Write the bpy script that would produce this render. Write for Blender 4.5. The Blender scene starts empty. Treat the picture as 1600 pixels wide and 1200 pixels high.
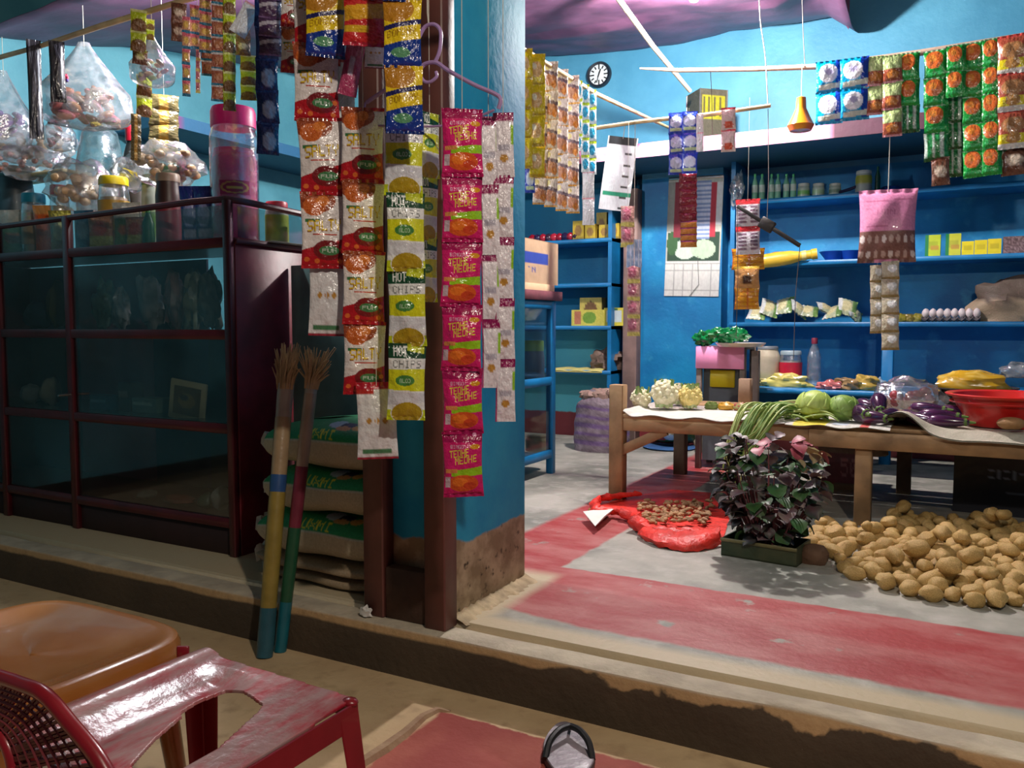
import bpy, math, random
import numpy as np
from math import sin, cos, pi, atan2, atan, sqrt, hypot
from mathutils import Vector, Matrix, noise
random.seed(7); np.random.seed(7)
S = bpy.context.scene
COL = S.collection
# ---------------------------------------------------------------- camera, world, exposure, lights
F = 1312.0; CH = 0.9; PITCH = atan(90/F); YAW = atan(720/F)
cam = bpy.data.cameras.new('camera'); co = bpy.data.objects.new('camera', cam); COL.objects.link(co)
cam.sensor_width = 36; cam.lens = 36*F/1600; cam.clip_start = .02
co.location = (0, 0, CH); co.rotation_euler = (pi/2-PITCH, 0, YAW)
S.camera = co
S.view_settings.view_transform = 'Standard'; S.view_settings.look = 'None'
S.view_settings.gamma = 1; S.view_settings.use_curve_mapping = False
S.view_settings.exposure = 0.0
wd = bpy.data.worlds.new('night'); S.world = wd; wd.use_nodes = True
wd.node_tree.nodes['Background'].inputs[0].default_value = (.55, .62, .75, 1)
wd.node_tree.nodes['Background'].inputs[1].default_value = .06
S.cycles.max_bounces = 8; S.cycles.transparent_max_bounces = 24
def lamp(name, loc, power, col, r=.04, spread=None, typ='POINT'):
    l = bpy.data.lights.new(name, typ); l.energy = power; l.color = col
    if typ == 'POINT': l.shadow_soft_size = r
    o = bpy.data.objects.new(name, l); COL.objects.link(o); o.location = loc; return o
LAMP1 = (-1.40, 4.62, 2.64); LAMP2 = (-3.02, 2.72, 2.36); LAMP3 = (0.55, 0.40, 2.35)
lamp('bulb_light', LAMP1, 300, (1.0, .97, .92), .045)
lamp('counter_bulb_light', LAMP2, 92, (.93, .97, 1.0), .04)
lamp('porch_fill_light', LAMP3, 150, (1.0, .88, .74), .05)  # added lamp out of view, brightens the porch and packet fronts

# ---------------------------------------------------------------- pixel -> point on a real plane (camera only used for measuring)
def ray(u, v):
    x = (u-800)/F; y = -(v-600)/F
    f = cos(PITCH)+sin(PITCH)*y; up = -sin(PITCH)+cos(PITCH)*y
    return Vector((-sin(YAW)*f+cos(YAW)*x, cos(YAW)*f+sin(YAW)*x, up))
def P(u, v, X=None, Y=None, Z=None):
    r = ray(u, v)
    t = X/r.x if X is not None else Y/r.y if Y is not None else (Z-CH)/r.z
    return Vector((0, 0, CH))+r*t
def depth(p): return -sin(YAW)*p.x+cos(YAW)*p.y
def facing(p): return atan2(-p.x, p.y)

# ---------------------------------------------------------------- materials
def lin(c):
    return tuple(((x/255)/12.92 if x/255 <= .04045 else ((x/255+.055)/1.055)**2.4) for x in c)
def newmat(name):
    m = bpy.data.materials.new(name); m.use_nodes = True
    nt = m.node_tree; b = nt.nodes['Principled BSDF']; return m, nt, b
MC = {}
def mat(name, c, rough=.5, var=.18, scale=12, bump=.1, metal=0, spec=.5, coat=0, c2=None, stretch=(1, 1, 1), bscale=None, trans=0, sss=0):
    if name in MC: return MC[name]
    m, nt, b = newmat(name); N = nt.nodes.new; L = nt.links.new
    tc = N('ShaderNodeTexCoord'); mp = N('ShaderNodeMapping'); mp.inputs['Scale'].default_value = stretch
    L(tc.outputs['Object'], mp.inputs[0])
    n = N('ShaderNodeTexNoise'); n.inputs['Scale'].default_value = scale; n.inputs['Detail'].default_value = 5
    L(mp.outputs[0], n.inputs['Vector'])
    r = N('ShaderNodeMix'); r.data_type = 'RGBA'
    l = lin(c); l2 = lin(c2) if c2 else tuple(min(1, x*(1+var)) for x in l)
    r.inputs[6].default_value = (*[x*(1-var) for x in l], 1); r.inputs[7].default_value = (*l2, 1)
    cr = N('ShaderNodeMapRange'); cr.inputs[1].default_value = .35; cr.inputs[2].default_value = .65
    L(n.outputs[0], cr.inputs[0]); L(cr.outputs[0], r.inputs[0]); L(r.outputs[2], b.inputs['Base Color'])
    b.inputs['Roughness'].default_value = rough; b.inputs['Metallic'].default_value = metal
    b.inputs['Specular IOR Level'].default_value = spec; b.inputs['Coat Weight'].default_value = coat
    if trans: b.inputs['Transmission Weight'].default_value = trans
    if sss: b.inputs['Subsurface Weight'].default_value = sss; b.inputs['Subsurface Scale'].default_value = .02
    if bump:
        n2 = N('ShaderNodeTexNoise'); n2.inputs['Scale'].default_value = bscale or scale*3; n2.inputs['Detail'].default_value = 4
        L(mp.outputs[0], n2.inputs['Vector'])
        bp = N('ShaderNodeBump'); bp.inputs['Strength'].default_value = bump; bp.inputs['Distance'].default_value = .01
        L(n2.outputs[0], bp.inputs['Height']); L(bp.outputs[0], b.inputs['Normal'])
    MC[name] = m; return m
def vcmat(name, rough=.3, bump=.25, bscale=60, coat=0, spec=.5, metal=0, dist=.004):
    if name in MC: return MC[name]
    m, nt, b = newmat(name); N = nt.nodes.new; L = nt.links.new
    a = N('ShaderNodeAttribute'); a.attribute_name = 'Col'
    tc = N('ShaderNodeTexCoord'); n = N('ShaderNodeTexNoise'); n.inputs['Scale'].default_value = bscale; n.inputs['Detail'].default_value = 3
    oi = N('ShaderNodeObjectInfo'); va = N('ShaderNodeVectorMath'); va.operation = 'ADD'
    L(tc.outputs['Object'], va.inputs[0]); L(oi.outputs['Random'], va.inputs[1]); L(va.outputs[0], n.inputs['Vector'])
    hs = N('ShaderNodeMix'); hs.data_type = 'RGBA'; hs.blend_type = 'MULTIPLY'; hs.inputs[0].default_value = .35
    L(a.outputs['Color'], hs.inputs[6]); L(n.outputs[0], hs.inputs[7]); L(hs.outputs[2], b.inputs['Base Color'])
    bp = N('ShaderNodeBump'); bp.inputs['Strength'].default_value = bump; bp.inputs['Distance'].default_value = dist
    L(n.outputs[0], bp.inputs['Height']); L(bp.outputs[0], b.inputs['Normal'])
    b.inputs['Roughness'].default_value = rough; b.inputs['Coat Weight'].default_value = coat
    b.inputs['Specular IOR Level'].default_value = spec; b.inputs['Metallic'].default_value = metal
    MC[name] = m; return m
def clear(name, tint=(1, 1, 1), cloud=.12, gloss=.18, rough=.08, cc=(220, 225, 230), bump=.6, bscale=25):
    if name in MC: return MC[name]
    m, nt, b = newmat(name); N = nt.nodes.new; L = nt.links.new
    nt.nodes.remove(b); out = [x for x in nt.nodes if x.type == 'OUTPUT_MATERIAL'][0]
    tr = N('ShaderNodeBsdfTransparent'); tr.inputs[0].default_value = (*tint, 1)
    gl = N('ShaderNodeBsdfGlossy'); gl.inputs['Roughness'].default_value = rough
    df = N('ShaderNodeBsdfDiffuse'); df.inputs[0].default_value = (*lin(cc), 1)
    lw = N('ShaderNodeLayerWeight'); lw.inputs[0].default_value = .35
    mr = N('ShaderNodeMapRange'); mr.inputs[3].default_value = gloss*.4; mr.inputs[4].default_value = min(1, gloss*3)
    L(lw.outputs['Facing'], mr.inputs[0])
    tc = N('ShaderNodeTexCoord'); n = N('ShaderNodeTexNoise'); n.inputs['Scale'].default_value = bscale; n.inputs['Detail'].default_value = 4
    L(tc.outputs['Object'], n.inputs['Vector'])
    m2 = N('ShaderNodeMapRange'); m2.inputs[1].default_value = .35; m2.inputs[2].default_value = .75
    m2.inputs[3].default_value = cloud*.4; m2.inputs[4].default_value = min(1, cloud*1.9)
    L(n.outputs[0], m2.inputs[0])
    a = N('ShaderNodeMixShader'); L(m2.outputs[0], a.inputs[0]); L(tr.outputs[0], a.inputs[1]); L(df.outputs[0], a.inputs[2])
    c = N('ShaderNodeMixShader'); L(mr.outputs[0], c.inputs[0]); L(a.outputs[0], c.inputs[1]); L(gl.outputs[0], c.inputs[2])
    if bump:
        bp = N('ShaderNodeBump'); bp.inputs['Strength'].default_value = bump; bp.inputs['Distance'].default_value = .01
        L(n.outputs[0], bp.inputs['Height']); L(bp.outputs[0], gl.inputs['Normal']); L(bp.outputs[0], lw.inputs['Normal'])
    L(c.outputs[0], out.inputs[0]); MC[name] = m; return m
def emis(name, c, s):
    m, nt, b = newmat(name); b.inputs['Base Color'].default_value = (*c, 1)
    b.inputs['Emission Color'].default_value = (*c, 1); b.inputs['Emission Strength'].default_value = s; return m

GLOSS = vcmat('glossy_print', .22, .6, 5, coat=.35, dist=.013)
PAPER = vcmat('paper_print', .7, .2, 25)
SATIN = vcmat('satin_print', .42, .3, 20, coat=.1)
WEAVE = vcmat('woven_print', .6, .5, 140)
GLASS = clear('cabinet_glass', (.74, .78, .78), .04, .07, .05, (90, 95, 95), 0, 6)
FILM = clear('clear_film', (.95, .96, .97), .22, .35, .12)
JARM = clear('jar_plastic', (.95, .95, .95), .10, .3, .08)
WOOD = mat('raw_wood', (150, 118, 82), .7, .35, 6, .3, stretch=(1, 1, 1))
BAMB = mat('bamboo', (205, 175, 130), .45, .25, 9, .15)
GREYW = mat('grey_wood', (110, 98, 92), .75, .3, 8, .3)
MAROON = mat('maroon_paint', (72, 15, 25), .33, .25, 7, .08, spec=.5)
BROWNP = mat('brown_paint', (88, 50, 44), .5, .25, 7, .15)
BLUEP = mat('blue_gloss_paint', (18, 112, 168), .4, .2, 5, .15)
STRING = mat('string', (190, 185, 170), .8, .1, 30, 0)
STEEL = mat('steel', (190, 190, 190), .25, .1, 10, .05, metal=.9)
DARKM = mat('dark_metal', (60, 56, 54), .5, .2, 20, .1, metal=.5)

# ---------------------------------------------------------------- objects
def tag(o, label=None, cat=None, group=None, kind=None):
    if label: o['label'] = label
    if cat: o['category'] = cat
    if group: o['group'] = group
    if kind: o['kind'] = kind
    return o
def empty(name, loc=(0, 0, 0), rz=0, label=None, cat=None, group=None, rot=None):
    o = bpy.data.objects.new(name, None); o.empty_display_size = .05; COL.objects.link(o)
    o.location = loc; o.rotation_euler = rot or (0, 0, rz); return tag(o, label, cat, group)
def link(name, me, parent=None, loc=(0, 0, 0), rot=(0, 0, 0), m=None):
    o = bpy.data.objects.new(name, me); COL.objects.link(o)
    if m is not None and not me.materials: me.materials.append(m)
    o.parent = parent; o.location = loc; o.rotation_euler = rot; return o
class MB:
    def __init__(s): s.v = []; s.f = []; s.c = []; s.hasc = False
    def add(s, vs, fs, c=None):
        b = len(s.v); s.v += [tuple(x) for x in vs]; s.f += [tuple(i+b for i in f) for f in fs]
        s.c += [(c or (200, 200, 200))]*len(vs); s.hasc |= c is not None; return s
    def box(s, x0, x1, y0, y1, z0, z1, c=None, M=None, bev=0):
        b = min(bev, (x1-x0)/3, (y1-y0)/3, (z1-z0)/3)
        if b <= 0:
            vs = [Vector((x, y, z)) for z in (z0, z1) for y in (y0, y1) for x in (x0, x1)]
            fs = [(0, 2, 3, 1), (4, 5, 7, 6), (0, 1, 5, 4), (2, 6, 7, 3), (0, 4, 6, 2), (1, 3, 7, 5)]
        else:
            vs = []; fs = []
            def ring(z, k):
                return [Vector(p) for p in ((x0+b+k, y0+k, z), (x1-b-k, y0+k, z), (x1-k, y0+b+k, z), (x1-k, y1-b-k, z), (x1-b-k, y1-k, z), (x0+b+k, y1-k, z), (x0+k, y1-b-k, z), (x0+k, y0+b+k, z))]
            for z, k in ((z0, b*.6), (z0+b, 0), (z1-b, 0), (z1, b*.6)): vs += ring(z, k)
            for i in range(3):
                for j in range(8): fs.append((i*8+j, i*8+(j+1) % 8, i*8+8+(j+1) % 8, i*8+8+j))
            fs.append(tuple(range(7, -1, -1))); fs.append(tuple(range(24, 32)))
        if M: vs = [M @ v for v in vs]
        return s.add(vs, fs, c)
    def beam(s, a, b, w, h, c=None, up=(0, 0, 1), bev=.002):
        a = Vector(a); b = Vector(b); d = (b-a); L = d.length; d.normalize()
        up = Vector(up); sx = d.cross(up)
        if sx.length < 1e-4: sx = d.cross(Vector((0, 1, 0)))
        sx.normalize(); uz = sx.cross(d)
        M = Matrix((( sx.x, d.x, uz.x, a.x), (sx.y, d.y, uz.y, a.y), (sx.z, d.z, uz.z, a.z), (0, 0, 0, 1)))
        return s.box(-w/2, w/2, 0, L, -h/2, h/2, c, M, bev)
    def tube(s, pts, r, n=8, c=None, cap=True):
        pts = [Vector(p) for p in pts]; rs = r if isinstance(r, (list, tuple)) else [r]*len(pts)
        vs = []; fs = []; prev = None
        for i, p in enumerate(pts):
            t = (pts[min(i+1, len(pts)-1)]-pts[max(i-1, 0)]); t.normalize()
            if prev is None:
                a = Vector((0, 0, 1)) if abs(t.z) < .9 else Vector((1, 0, 0)); sx = t.cross(a)
            else: sx = prev-t*prev.dot(t)
            sx.normalize(); prev = sx.copy(); sy = t.cross(sx)
            for k in range(n):
                an = 2*pi*k/n; vs.append(p+(sx*cos(an)+sy*sin(an))*rs[i])
        for i in range(len(pts)-1):
            for k in range(n): fs.append((i*n+k, i*n+(k+1) % n, (i+1)*n+(k+1) % n, (i+1)*n+k))
        if cap: fs.append(tuple(range(n-1, -1, -1))); fs.append(tuple(range(len(vs)-n, len(vs))))
        return s.add(vs, fs, c)
    def lathe(s, prof, n=20, c=None, at=(0, 0, 0), cf=None, cap=True):
        vs = []; fs = []; cs = []
        for r, z in prof:
            for k in range(n):
                a = 2*pi*k/n; vs.append(Vector((at[0]+r*cos(a), at[1]+r*sin(a), at[2]+z)))
                cs.append(cf(a, z) if cf else (c or (200, 200, 200)))
        for i in range(len(prof)-1):
            for k in range(n): fs.append((i*n+k, i*n+(k+1) % n, (i+1)*n+(k+1) % n, (i+1)*n+k))
        if cap: fs.append(tuple(range(n-1, -1, -1))); fs.append(tuple(range(len(vs)-n, len(vs))))
        s.add(vs, fs, c)
        if cf: s.c[-len(vs):] = cs; s.hasc = True
        return s
    def blob(s, ctr, rad, n=12, m=8, amp=.0, freq=2, seed=0, c=None, rot=None, cf=None):
        vs = []; fs = []; cs = []
        R = rot or Matrix.Identity(3)
        for i in range(m+1):
            th = pi*i/m
            for k in range(n):
                a = 2*pi*k/n; d = Vector((sin(th)*cos(a), sin(th)*sin(a), cos(th)))
                q = 1+amp*noise.noise(d*freq+Vector((seed*3.1, seed*1.7, seed)))
                vs.append(R @ Vector((d.x*rad[0]*q, d.y*rad[1]*q, d.z*rad[2]*q))+Vector(ctr))
                if cf: cs.append(cf(d))
        for i in range(m):
            for k in range(n): fs.append((i*n+k, (i+1)*n+k, (i+1)*n+(k+1) % n, i*n+(k+1) % n))
        s.add(vs, fs, c)
        if cf: s.c[-len(vs):] = cs; s.hasc = True
        return s
    def mesh(s, name, smooth=True):
        me = bpy.data.meshes.new(name); me.from_pydata(s.v, [], s.f); me.update()
        if s.hasc: setcol(me, np.array([lin(c) for c in s.c]))
        if smooth: shade(me)
        return me
    def obj(s, name, m, parent=None, loc=(0, 0, 0), rot=(0, 0, 0), smooth=True):
        return link(name, s.mesh(name, smooth), parent, loc, rot, m)
def setcol(me, rgb):
    a = me.color_attributes.new('Col', 'FLOAT_COLOR', 'POINT')
    d = np.ones((len(me.vertices), 4), dtype=np.float32); d[:, :3] = rgb; a.data.foreach_set('color', d.ravel())
def shade(me, ang=40):
    me.polygons.foreach_set('use_smooth', [True]*len(me.polygons))
    me.set_sharp_from_angle(angle=math.radians(ang))

# ---------------------------------------------------------------- printed canvases
FONT = {}
for k, v in {'A': '0E11111F111111', 'B': '1E11111E11111E', 'C': '0E11101010110E', 'D': '1E11111111111E', 'E': '1F10101E10101F', 'F': '1F10101E101010',
 'G': '0E11101711110F', 'H': '1111111F111111', 'I': '0E04040404040E', 'J': '0702020202120C', 'K': '11121418141211', 'L': '1010101010101F', 'M': '111B1515111111',
 'N': '11191513111111', 'O': '0E11111111110E', 'P': '1E11111E101010', 'R': '1E11111E141211', 'S': '0F10100E01011E', 'T': '1F040404040404', 'U': '1111111111110E',
 'V': '11111111110A04', 'W': '1111111515150A', 'X': '11110A040A1111', 'Y': '1111110A040404', 'Z': '1F01020408101F', '!': '04040404040004', '0': '0E11131519110E',
 '1': '040C040404040E', '2': '0E11010204081F', '3': '1F02040201110E', '5': '1F101E0101110E', '6': '0608101E11110E', '9': '0E11110F01020C', '/': '01010204081010', '.': '0000000000000C'}.items():
    FONT[k] = [int(v[i:i+2], 16) for i in range(0, 14, 2)]
class Cv:
    def __init__(s, w, h, c): s.w = w; s.h = h; s.a = np.zeros((h, w, 3)); s.a[:] = c; s.X, s.Y = np.meshgrid((np.arange(w)+.5)/w, (np.arange(h)+.5)/h)
    def m(s, mask, c): s.a[mask] = c; return s
    def rect(s, x0, y0, x1, y1, c): return s.m((s.X >= x0) & (s.X < x1) & (s.Y >= y0) & (s.Y < y1), c)
    def band(s, yl, yr, tl, tr, c, x0=0, x1=1):
        return s.m((s.Y >= yl+(yr-yl)*s.X) & (s.Y < tl+(tr-tl)*s.X) & (s.X >= x0) & (s.X < x1), c)
    def ell(s, cx, cy, rx, ry, c): return s.m(((s.X-cx)/rx)**2+((s.Y-cy)/ry)**2 < 1, c)
    def text(s, t, x0, y0, x1, y1, c, slope=0):
        n = len(t)*6-1
        gx = (s.X-x0)/(x1-x0)*n; gy = (s.Y-y0-slope*(s.X-x0))/(y1-y0)*7
        for j, i in zip(*np.nonzero((gx >= 0) & (gx < n) & (gy >= 0) & (gy < 7))):
            k = int(gx[j, i]); ch = FONT.get(t[k//6]); q = k % 6
            if ch and q < 5 and ch[int(gy[j, i])] >> (4-q) & 1: s.a[j, i] = c
        return s
    def speck(s, amt, y0=0, y1=1, cell=None):
        mk = (s.Y >= y0) & (s.Y < y1); n = np.random.rand(s.h, s.w, 1)*2-1
        s.a[mk] = np.clip(s.a+n*amt, 0, 255)[mk]; return s
    def rows(s, n, c, y0=0, y1=1, x0=0, x1=1, duty=.4):
        return s.m((((s.Y-y0)/(y1-y0)*n) % 1 < duty) & (s.Y >= y0) & (s.Y < y1) & (s.X >= x0) & (s.X < x1), c)
    def cols(s, n, c, y0=0, y1=1, x0=0, x1=1, duty=.2):
        return s.m((((s.X-x0)/(x1-x0)*n) % 1 < duty) & (s.Y >= y0) & (s.Y < y1) & (s.X >= x0) & (s.X < x1), c)
def lincv(cv):
    x = np.clip(cv.a, 0, 255)/255; return np.where(x <= .04045, x/12.92, ((x+.055)/1.055)**2.4).reshape(-1, 3)
def grid_faces(w, h, base=0, flip=False):
    i = np.arange(w-1)[None, :]+np.arange(h-1)[:, None]*w; a = i.ravel()+base
    q = np.stack([a, a+w, a+w+1, a+1], 1) if not flip else np.stack([a, a+1, a+w+1, a+w], 1)
    return q
def multi(name, parts, m):
    """parts: list of (cv, fn(s,t)->x,y,z arrays, flip)"""
    V = []; Fc = []; C = []; b = 0
    for cv, fn, flip in parts:
        s, t = np.meshgrid(np.linspace(0, 1, cv.w), np.linspace(0, 1, cv.h))
        x, y, z = fn(s, t); o = np.zeros_like(s)
        V.append(np.stack([(x+o).ravel(), (y+o).ravel(), (z+o).ravel()], 1)); Fc.append(grid_faces(cv.w, cv.h, b, flip)); C.append(lincv(cv)); b += cv.w*cv.h
    V = np.concatenate(V); Fc = np.concatenate(Fc); C = np.concatenate(C)
    me = bpy.data.meshes.new(name); me.from_pydata(V.tolist(), [], Fc.tolist()); me.update(); setcol(me, C); shade(me, 60)
    me.materials.append(m); return me
def wob(s, t, seed, k=1.0):
    r = np.random.RandomState(seed); z = 0
    for i in range(5):
        z = z+sin(1)*0+r.uniform(.3, 1)*np.sin(s*r.uniform(3, 14)+t*r.uniform(-14, 14)+r.uniform(0, 6))
    return z*k/4
def packet(name, cv, back, seed=0, T=.22, m=None, asp=1.5, pinch=.07):
    """unit wide (x -.5..+.5), height asp hanging below z=0, faces -Y"""
    r = np.random.RandomState(seed); tw = r.uniform(-.08, .08)
    def f(sg):
        def g(s, t):
            body = np.clip(np.sin(pi*s), 0, 1)**.6*np.clip(np.sin(pi*np.clip((t-.05)/.9, 0, 1)), 0, 1)**.55
            y = sg*(.012+T*(body*(.55+.16*wob(s, t, seed))))+.02*np.sin(s*30)*((t < .05) | (t > .95))+tw*(t-.5)*(s-.5)*2+.04*wob(s*.5, t*.5, seed+9)
            x = (s-.5)*(1-pinch*np.sin(pi*np.clip(t, 0, 1)))
            return x, y, -t*asp
        return g
    bc = Cv(14, 20, back) if isinstance(back, tuple) else back
    return multi(name, [(cv, f(-1), False), (bc, f(1), True)], m or GLOSS)
def flat(name, cv, m=None, asp=1.5, seed=0, bend=.03, T=.004, back=None):
    def f(sg):
        def g(s, t): return (s-.5), bend*wob(s*.5, t*.6, seed)+sg*T/2, -t*asp
        return g
    bc = Cv(10, 12, back or tuple(cv.a.mean((0, 1))))
    return multi(name, [(cv, f(-1), False), (bc, f(1), True)], m or PAPER)
def pbox(name, w, d, h, front, side=None, top=None, m=None):
    """printed carton: origin bottom centre, front towards -Y"""
    av = tuple(front.a.mean((0, 1))); side = side or Cv(4, 4, av); top = top or Cv(4, 4, av)
    o = Cv(2, 2, av)
    ps = [(front, lambda s, t: ((s-.5)*w, -d/2+0*s, h*(1-t)), False), (side, lambda s, t: (w/2+0*s, (s-.5)*d, h*(1-t)), False),
          (side, lambda s, t: (-w/2+0*s, (.5-s)*d, h*(1-t)), False), (top, lambda s, t: ((s-.5)*w, (.5-t)*d, h+0*s), False),
          (o, lambda s, t: ((.5-s)*w, d/2+0*s, h*(1-t)), False), (o, lambda s, t: ((s-.5)*w, (t-.5)*d, 0*s), False)]
    return multi(name, ps, m or SATIN)

# ---------------------------------------------------------------- packet designs
DES = {}
def design(name, fn, back, T=.22, asp=1.5, m=None, nv=3, pinch=.07, kind='p'):
    DES[name] = (fn, back, T, asp, m, nv, pinch, kind, [])
def meshes(name):
    fn, back, T, asp, m, nv, pinch, kind, L = DES[name]
    if not L:
        for i in range(nv):
            cv = fn(i)
            L.append(packet(name, cv, back(i) if callable(back) else back, i*7+len(name), T, m, asp, pinch) if kind == 'p' else flat(name, cv, m, asp, i))
    return L
def d_masala(i):
    c = Cv(72, 120, (228, 222, 220))
    c.rect(0, 0, 1, .05, (190, 40, 50))
    c.ell(.36, .12, .42, .16, (150, 70, 40)).ell(.3, .2, .25, .12, (196, 98, 40)).ell(.5, .12, .14, .07, (214, 120, 48)).speck(26, 0, .34)
    c.rect(.08, .36, .42, .40, (60, 120, 70))
    c.text('SALTY', .12, .375, .9, .535, (150, 96, 40), -.04).text('SALTY', .14, .385, .9, .52, (226, 196, 50), -.04).rect(.25, .55, .8, .565, (190, 70, 50))
    c.band(.76, .60, 1, 1, (178, 26, 38)).m(((c.X-.6)/.34)**2+((c.Y-.76)/.13)**2 < 1, (120, 30, 34))
    c.ell(.62, .765, .23, .06, (70, 128, 80)).text('FUN', .46, .74, .78, .79, (200, 215, 200))
    for x, y in ((.12, .88), (.35, .9), (.85, .9), (.9, .75)): c.ell(x, y, .06, .03, (220, 110, 50))
    return c
design('masala_sachet', d_masala, (196, 192, 192), .24, 1.72)
def d_back(i):
    c = Cv(30, 50, (222, 222, 224)); c.rect(0, 0, 1, .1, (176, 28, 46)).rect(0, .1, .45, .17, (180, 50, 40))
    c.rect(.15, .86, .85, .92, (70, 130, 90)).rect(0, .96, 1, 1, (150, 40, 55))
    for k in range(3): c.ell(.3+k*.2, .5, .06, .035, (190, 140, 60))
    return c.rect(.46, .15, .5, .86, (215, 215, 218))
design('plain_back_sachet', d_back, (196, 192, 192), .16, 1.7)
def d_green(i):
    c = Cv(72, 112, (224, 228, 224)); c.rect(0, 0, 1, .2, (22, 70, 42)).text('HOT', .14, .04, .5, .17, (225, 230, 225))
    c.band(.02, .0, .05, .14, (190, 200, 40), .5, .95).text('CHIPS', .12, .22, .88, .32, (120, 124, 120))
    c.band(.34, .33, .60, .62, (206, 210, 26)).ell(.45, .48, .26, .07, (70, 130, 60)).text('ALOO', .3, .455, .6, .51, (190, 220, 180))
    c.band(.62, .64, .8, .76, (205, 208, 212)).ell(.52, .9, .4, .14, (168, 144, 30)).m((c.Y > .86) & (((c.X-.52)/.42)**2+((c.Y-.9)/.15)**2 > 1), (190, 205, 25))
    return c.speck(9)
design('lime_sachet', d_green, (205, 212, 40), .24, 1.55)
def d_pink(i):
    c = Cv(116, 150, (208, 32, 108)); c.rect(0, 0, 1, .16, (160, 20, 84)).ell(.8, .05, .05, .03, (220, 150, 190))
    c.text('BINGO!', .2, .2, .6, .255, (230, 190, 215)).ell(.82, .23, .13, .04, (216, 150, 30))
    c.text('TEDHE', .16, .29, .66, .40, (226, 216, 60), -.08).text('MEDHE', .3, .39, .86, .50, (226, 216, 60), -.08)
    c.band(.60, .53, .68, .66, (150, 200, 30), .2, 1).rect(.05, .56, .35, .62, (214, 140, 80))
    c.ell(.5, .78, .38, .13, (216, 92, 40)).ell(.42, .76, .2, .07, (230, 120, 40)).ell(.66, .82, .16, .06, (200, 70, 36)).rect(.04, .68, .17, .84, (200, 180, 190))
    return c.rect(0, .93, 1, 1, (180, 24, 92)).speck(7)
def d_pinkback(i):
    c = Cv(20, 34, (232, 226, 232)); c.rect(0, 0, 1, .14, (140, 20, 84)).rect(0, 0, .1, 1, (170, 40, 100)).rect(.85, .2, 1, .5, (150, 200, 40))
    c.ell(.5, .7, .2, .06, (190, 140, 60)).rows(14, (180, 176, 190), .2, .6, .2, .8, .4); return c
design('pink_sachet', d_pink, d_pinkback, .3, 1.6, nv=2)
design('pink_back_sachet', d_pinkback, (208, 32, 108), .3, 1.75)
def d_blue(i):
    c = Cv(70, 100, (226, 196, 30)); c.ell(.3, .15, .5, .2, (176, 120, 30)).speck(14, 0, .35).band(.4, .28, .47, .35, (34, 34, 92))
    c.text('BOMBAY', .08, .48, .86, .58, (150, 110, 20), -.1).band(.68, .56, 1, 1, (20, 52, 138)).ell(.45, .78, .26, .07, (90, 150, 110)).rect(0, .95, 1, 1, (14, 40, 110))
    return c
design('blue_sachet', d_blue, (30, 70, 160), .24, 1.5)
def d_redyel(i):
    c = Cv(30, 44, (196, 44, 44)); c.band(.2, .1, .5, .42, (216, 160, 40)).speck(20).rect(0, .6, .6, .72, (214, 170, 40)).rect(0, .9, 1, 1, (180, 40, 60)); return c
design('red_yellow_sachet', d_redyel, (200, 190, 190), .24, 1.5)
def d_simple(base, parts, w=14, h=20, sp=14):
    def f(i):
        c = Cv(w, h, base)
        for p in parts: getattr(c, p[0])(*p[1:])
        return c.speck(sp)
    return f
design('brown_teal_sachet', d_simple((168, 92, 66), [('rect', 0, 0, 1, .14, (215, 205, 205)), ('ell', .5, .5, .3, .2, (190, 120, 80)), ('rect', 0, .84, 1, 1, (30, 120, 150))]), (150, 80, 60), .2, .62)
design('lime_brown_sachet', d_simple((190, 206, 30), [('ell', .5, .75, .5, .3, (120, 80, 34)), ('rect', 0, 0, 1, .14, (225, 225, 150))]), (180, 190, 50), .2, 1.2)
design('multi_sachet', d_simple((206, 150, 110), [('rect', 0, 0, 1, .25, (214, 100, 120)), ('rect', 0, .8, 1, 1, (40, 120, 160)), ('ell', .5, .5, .3, .2, (230, 190, 90))], sp=24), (190, 160, 150), .25, 1.1)
design('navy_sachet', d_simple((18, 48, 110), [('ell', .55, .6, .3, .26, (180, 186, 214)), ('rect', 0, 0, 1, .12, (30, 80, 150))]), (20, 44, 96), .3, 1.2)
design('plum_sachet', d_simple((74, 48, 84), [('band', .3, .1, .5, .3, (190, 184, 200)), ('rect', 0, .9, 1, 1, (120, 90, 140))]), (60, 40, 70), .35, .8)
design('yellow_sachet', d_simple((238, 206, 14), [('ell', .4, .5, .38, .25, (232, 180, 110)), ('ell', .3, .4, .16, .1, (250, 235, 200)), ('rect', 0, .9, 1, 1, (200, 160, 10))], 18, 26), (230, 200, 30), .35, 1.35)
design('white_brown_sachet', d_simple((226, 214, 204), [('ell', .5, .6, .42, .22, (190, 130, 96)), ('band', .28, .4, .38, .52, (120, 100, 110)), ('ell', .7, .75, .2, .12, (220, 140, 60)), ('rect', 0, .93, 1, 1, (220, 160, 60)), ('ell', .25, .2, .2, .1, (235, 220, 150))], 18, 26, 22), (220, 210, 200), .35, 1.2)
design('teal_dot_sachet', d_simple((214, 228, 232), [('ell', .5, .55, .34, .28, (20, 150, 190)), ('rect', 0, 0, 1, .22, (170, 200, 30))], 12, 18, 6), (190, 215, 215), .25, 1.3)
design('white_strip_sachet', d_simple((238, 238, 240), [('rect', 0, 0, 1, .1, (230, 130, 140))], 8, 12, 3), (230, 230, 232), .2, 1.5)
design('blue_white_sachet', d_simple((30, 64, 190), [('ell', .5, .45, .4, .26, (210, 220, 245)), ('rect', .1, .72, .9, .88, (200, 220, 170))], 16, 22, 6), (40, 70, 180), .25, 1.0)
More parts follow.
